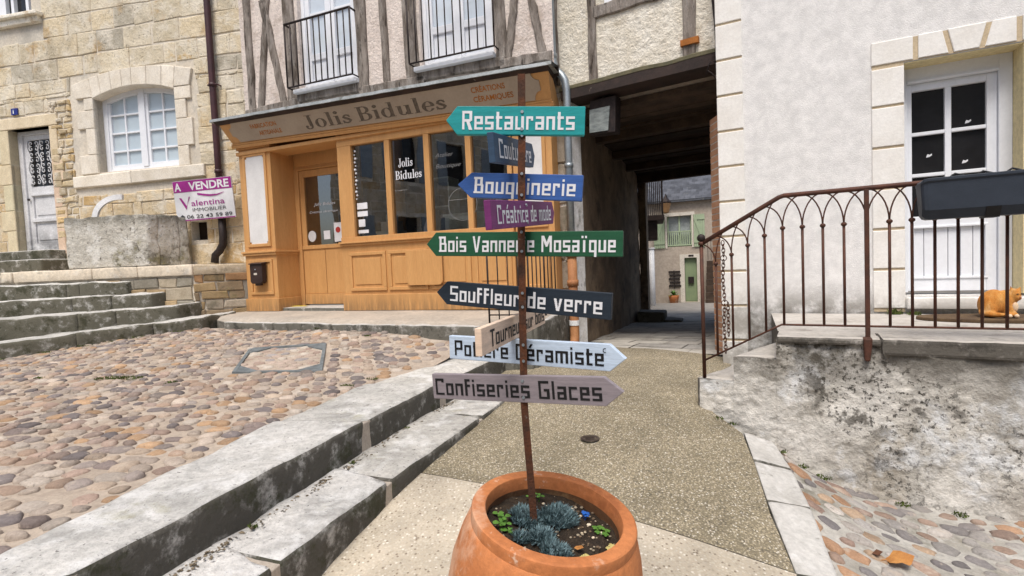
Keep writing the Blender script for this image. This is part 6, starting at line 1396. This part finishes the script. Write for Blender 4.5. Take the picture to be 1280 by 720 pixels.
needle_tuft(-.075, .035, .042, 260, 4, 'needle_plant', 'sparse blue grey needle tuft left of the post, beside the green leaves', .03)
needle_tuft(-.09, -.06, .02, 70, 5, 'needle_plant', 'smallest blue grey needle tuft, against the left rim of the pot', .02)
def rosette(name, pts, size, m_, lab, cat='plant', seed=0, lift=.02):
    r_ = random.Random(seed); g = thing(name, tuple(pp(*pts[0], soil(*pts[0]))), lab, cat); w = MB()
    for x, y in pts:
        c = pp(x, y, soil(x, y)+lift*r_.uniform(.5, 1.2)); nl = 3 if size > .012 else 5; a0 = r_.uniform(0, 6)
        for k in range(nl):
            a = a0+6.283*k/nl; d = e1*math.cos(a)+e2*math.sin(a); sd = e1*-math.sin(a)+e2*math.cos(a); s_ = size*r_.uniform(.8, 1.15); up = e3*s_*.15
            P = [c, c+d*s_*.5+sd*s_*.45+up, c+d*s_*1.0+sd*s_*.35+up*.6, c+d*s_*1.12, c+d*s_*1.0-sd*s_*.35+up*.6, c+d*s_*.5-sd*s_*.45+up]; w.poly(P)
        w.tube([pp(x, y, soil(x, y)), c], .0012, 4)
    w.build('leaves', m_, g)
rosette('clover_plant', [(-.155, .03), (-.135, -.015), (-.14, .0), (-.15, -.02), (-.125, -.03)], .019, M['leaf'], 'bright green three leaved plant by the left rim of the pot', seed=1)
rosette('seedling', [(-.05, .15), (-.03, .14), (-.06, .135)], .014, M['leaf'], 'small green seedling near the far rim, left of the post', seed=2)
rosette('clover_seedling', [(.14, .02), (.15, .03), (.16, .01), (.155, .045), (.135, .035), (.17, .03)], .010, M['leaf'], 'little pale green seedlings at the right of the pot', seed=3, lift=.012)
rosette('yellow_succulent', [(.16, -.05), (.15, -.07), (.17, -.04), (.145, -.085), (.165, -.065), (.08, -.11), (.07, -.12), (.09, -.10)], .010, M['yellow_leaf'], 'yellowish succulent leaves along the right front rim of the pot', seed=4, lift=.008)
rosette('blue_flower', [(.105, .085), (.11, .078), (.115, .088)], .009, M['blue_petal'], 'tiny bright blue flower on the soil right of the post', 'flower', seed=5)
w = MB(); c = pp(.062, -.075, SZ+.012); w.faces([c, c+e1*.018+e2*.006, c+e1*.02-e2*.012+e3*.006, c+e1*.002-e2*.022+e3*.004, c-e1*.006-e2*.01], [(0, 4, 3, 2, 1)]); tag(w.build('dry_leaf', M['dry_leaf']), 'small brown curled leaf lying on the soil of the pot', 'leaf')

# signpost
gpo = thing('signpost', (.036, 1.48, -.84), 'rusty iron post in the pot carrying nine painted arrow boards', 'signpost')
PT = [(.038, -.95), (.034, -.72), (.027, -.55), (.021, -.41), (.026, -.2), (.034, .1), (.0485, .40), (.0525, .535)]
def postx(z):
    for (xa, za), (xb, zb) in zip(PT, PT[1:]):
        if za <= z <= zb: return lerp(xa, xb, (z-za)/(zb-za))
    return PT[-1][0] if z > 0 else PT[0][0]
w = MB(); hw = .0105; pts = [(postx(z)+.0012*nz((z*9, 1, 1), 1), z) for z in np.linspace(-.95, .535, 46)]
vs = []; fs = []
for x, z in pts:                         # a flat perforated angle iron: L section
    k = 1+.08*nz((z*22, 2, 5), 1); vs += [(x-hw*k, 1.472, z), (x+hw*k, 1.472, z), (x+hw*k, 1.478, z), (x-hw*.5, 1.478, z), (x-hw*.5, 1.498, z), (x-hw*k, 1.498, z)]
for i in range(len(pts)-1):
    for k in range(6): fs.append((i*6+k, i*6+(k+1) % 6, (i+1)*6+(k+1) % 6, (i+1)*6+k))
fs += [tuple(range(5, -1, -1)), tuple((len(pts)-1)*6+k for k in range(6))]; w.faces(vs, fs); po = w.build('post', M['rust'], gpo)
for z in (.362, .255, .195, .09, .035, -.085, -.125, -.235, -.282):
    w = MB(); w.tube([(postx(z), 1.473, z), (postx(z), 1.467, z)], .0042, 8); w.build('bolt', M['zinc'], po, smooth=False)
def signm(nm, c): return mat(nm, c, tuple(x*.80 for x in c), 7, .55, .25, 30, vary=.28, bdist=.002, stretch=(1, 1, 14), dirt=((tuple(min(1, x*1.5+.02) for x in c), 60, .66, .7, .35),))
SG = [  # text, s0, s1, z, yaw, roll, height, offset, tip side, tip length, colour, ink, text from, to, label
 ('Restaurants', -.184, .178, .403, -.07, .065, .080, .016, -1, .032, (.012, .30, .31), 'white_ink', .04, .92, 'teal board'),
 ('Couturière', -.150, .271, .326, 1.28, -.135, .078, -.034, 1, .03, (.045, .085, .15), 'white_ink', .09, .93, 'slate blue board'),
 ('Bouquinerie', -.162, .172, .225, -.233, .104, .074, -.03, -1, .042, (.04, .115, .37), 'white_ink', .03, .94, 'mid blue board'),
 ('Créatrice de mode', -.262, .243, .142, 1.19, -.086, .072, .02, 1, .02, (.19, .035, .16), 'white_ink', .07, .95, 'purple board'),
 ('Bois Vannerie Mosaïque', -.285, .285, .057, -.3, .05, .073, -.03, -1, .032, (.014, .09, .042), 'white_ink', .02, .965, 'dark green board'),
 ('Souffleur de verre', -.286, .255, -.107, -.484, .082, .074, -.03, -1, .04, (.018, .028, .042), 'white_ink', .025, .955, 'near black slate board'),
 ('Tourneur sur bois', -.25, .42, -.190, 1.27, .0, .070, -.034, 1, .0, (.78, .60, .46), 'black_ink', .09, .97, 'cream board'),
 ('Potière Céramiste', -.285, .25, -.264, -.503, .015, .075, -.03, 1, .045, (.55, .66, .80), 'black_ink', .04, .97, 'pale blue board'),
 ('Confiseries Glaces', -.314, .249, -.363, -.471, -.044, .079, .016, 1, .05, (.27, .235, .255), 'black_ink', .02, .985, 'mauve grey board')]
for (tx, s0, s1, zc, yaw, roll, H, off, side_, tip, c, ink, ta, tb, lab) in SG:
    d = Vector((math.cos(yaw), math.sin(yaw), 0)); up = Vector((0, 0, 1)); n = d.cross(up); dd = d*math.cos(roll)-up*math.sin(roll); uu = up*math.cos(roll)+d*math.sin(roll)
    P0 = Vector((postx(zc), 1.482, zc))+n*off
    F_ = lambda s, v, o=0.: P0+dd*s+uu*v+n*o
    h = H/2; out = [(s0, -h), (s1, -h), (s1, h), (s0, h)]
    if tip and side_ > 0: out = [(s0, -h), (s1, -h), (s1+tip, 0), (s1, h), (s0, h)]
    elif tip: out = [(s0, -h), (s1, -h), (s1, h), (s0, h), (s0-tip, 0)]
    w = MB(); N_ = len(out); thk = .018
    w.faces([F_(a, b) for a, b in out]+[F_(a, b, -thk) for a, b in out], [tuple(range(N_)), tuple(range(2*N_-1, N_-1, -1))]+[(i, N_+i, N_+(i+1) % N_, (i+1) % N_) for i in range(N_)])
    b_ = w.build('sign_board', signm('paint '+lab, c), gpo, bevel=.0018, label=lab+' pointing '+('right' if side_ > 0 else 'left'))
    L_ = s1-s0; lettered(tx, GS, lambda a, b: F_(a, b, .0012), s0+L_*ta, s0+L_*tb, -h+H*.17, H*.66, .75, .16, 7, M[ink], b_)
    if off > 0:
        for dv in (.024, -.024):
            w = MB(); c_ = F_(0, dv, 0)+dd*(-P0+Vector((postx(zc), 1.47, zc))).dot(dd); w.tube([c_, c_+n*.003], .0045, 8); w.build('bolt', M['zinc'], b_)
    if tx[0] == 'P':
        w = MB(); cc = F_(s1-.012, .02, .0015)
        for k in range(10):
            a0, a1 = R(60+24*k), R(60+24*(k+1)); w.poly([cc+dd*r_*math.cos(q)+uu*r_*math.sin(q) for r_, q in ((.0065, a0), (.0065, a1), (.0045, a1), (.0045, a0))])
        w.build('small_mark', M['black_ink'], b_)

# ================================================================== SMALL GROWTH AND LITTER
def tuft(mb, x, y, z, rad, n, r_, h=.03):
    for k in range(n):
        q = rad*math.sqrt(r_.random()); a = r_.uniform(0, 6.28); b = Vector((x+q*math.cos(a), y+q*math.sin(a)*.7, z)); d = Vector((r_.gauss(0, .5), r_.gauss(0, .5), 1)).normalized(); l = h*r_.uniform(.5, 1.2); sd = Vector((math.cos(a+1), math.sin(a+1), 0))*.004; c = tuple(v*K_ for K_ in [r_.uniform(.6, 1.7)] for v in (1, 1, 1))
        mb.poly([b-sd, b+sd, b+d*l*.7+sd*.8, b+d*l, b+d*l*.7-sd*.8], c)
w = MB(); r_ = random.Random(31)
for (x, y, rad, n) in ((-3.62, 4.55, .12, 240), (-3.42, 4.52, .09, 160), (-2.95, 4.32, .06, 90), (-1.62, 5.66, .05, 60), (-1.2, 4.25, .05, 60), (-1.35, 4.05, .05, 50), (-4.4, 4.7, .05, 50)): tuft(w, x, y, cob_h(x, y)+.008, rad*1.1, n, r_, .016)
for (x, y, z, rad, n) in ((-1.0, 5.66, -.69, .05, 60), (-2.4, 6.25, -.69, .04, 40), (.05, 3.5, -1.14, .0, 0)): tuft(w, x, y, z, rad, n, r_, .03)
for s, rad, n in ((.72, .05, 90), (.62, .03, 40), (1.14, .035, 60), (1.40, .035, 70), (.50, .03, 40), (.12, .03, 30), (.2, .03, 40)):
    p = WF.p(s, 0, .11); tuft(w, p.x, p.y, (gut_h(p.x, p.y) if s > .3 else ramp_h(p.x, p.y))+.012, rad*1.3, n, r_, .015)
for u in (.15, .35, .5, .62, .8, 1.0):
    a = Vector((-4.22, 6.93)).lerp(Vector((-5.96, 5.9)), u); tuft(w, a.x+.04, a.y-.05, cob_h(a.x, a.y)+.004, .09, 70, r_, .018)
for y in (2.2, 2.9, 3.5, 4.2): x = pl_at(E_UP, y)+.04; tuft(w, x, y, -1.11, .02, 22, r_, .02)
p = RF.p(1.36, 0, .06); tuft(w, p.x, p.y, LZ+.01, .06, 90, r_, .05); p = RF.p(1.48, 0, .10); tuft(w, p.x, p.y, LZ+.01, .06, 60, r_, .035)
tag(w.build('weeds', M['moss']), kind='stuff')
w = MB(); c = Vector((1.79, 2.38, gut_h(1.79, 2.38)+.035)); n = 14; vs = [c]
for k in range(n):
    a = 2*math.pi*k/n; rr = .048*(1+.22*math.cos(5*a)+.12*math.cos(3*a+1)); vs.append(c+Vector((rr*1.25*math.cos(a), rr*math.sin(a), .014*math.sin(2*a)+.012*math.cos(a))))
w.faces(vs, [(0, i+1, (i+1) % n+1) for i in range(n)]); w.tube([c+Vector((-.05, .0, .0)), c+Vector((-.085, .015, -.012))], .0025, 5)
tag(w.build('fallen_leaf', M['dry_leaf'], smooth=True), 'orange brown dry leaf lying on the gutter cobbles', 'leaf')
w = MB(); c = Vector((1.71, 2.40, gut_h(1.71, 2.40)+.028)); w.faces([c, c+Vector((.03, .012, .006)), c+Vector((.01, .03, .01)), c+Vector((-.025, .012, 0)), c+Vector((-.01, -.014, .004))], [(0, 1, 2), (0, 2, 3), (0, 3, 4), (0, 4, 1)]); tag(w.build('fallen_leaf', mat('dark leaf', (.12, .05, .025), None, 9, .8, 0)), 'small dark shrivelled leaf beside the orange dry leaf', 'leaf')

# ================================================================== HOUSES ACROSS THE SQUARE (seen in the shop glass)
def opposite(name, A, B, lab, nwin):
    fr = Fr(A, B); t = thing(name, tuple(fr.p(fr.L/2, -1.5, 0)), lab, 'house'); hs = []
    for k in range(nwin):
        s = (k+.5)*fr.L/nwin
        for z in (.2, 3.2): hs.append((s-.5, s+.5, z, z+1.7))
    m = MB(); wall_sheet(m, fr, 0, fr.L, -2.6, 7.5, hs, 0, .3); ashlar(m, fr, 0, fr.L, -2, 7, [(h[0]-.5, h[1]+.5, h[2], h[3]) for h in hs], pall, (.25, .4), (.35, .8), 91, .02, .02); m.build('wall', M['ashlar'], t)
    for h in hs:
        w = MB(); w.fbox(fr, h[0], h[1], h[2], h[3], -.28, -.2); w.build('window', M['black_pane'], t)
        for sg in (-1, 1):
            x = h[0]-.48 if sg < 0 else h[1]+.02; w = MB(); w.fbox(fr, x, x+.46, h[2], h[3], .01, .05); w.build('shutter', M['zinc'], t)
opposite('stone_terrace', (-11.5, -9), (-11.5, 3.2), 'shuttered stone terrace across the square mirrored in the shop window panes', 5)
opposite('stone_terrace', (8, -13), (-9, -13), 'shuttered stone terrace behind the viewer mirrored in the white door panes', 6)

# lift everything so that the lens is 1.4 m above datum
for o in list(col.objects):
    if o.parent is None: o.location.z += EYE
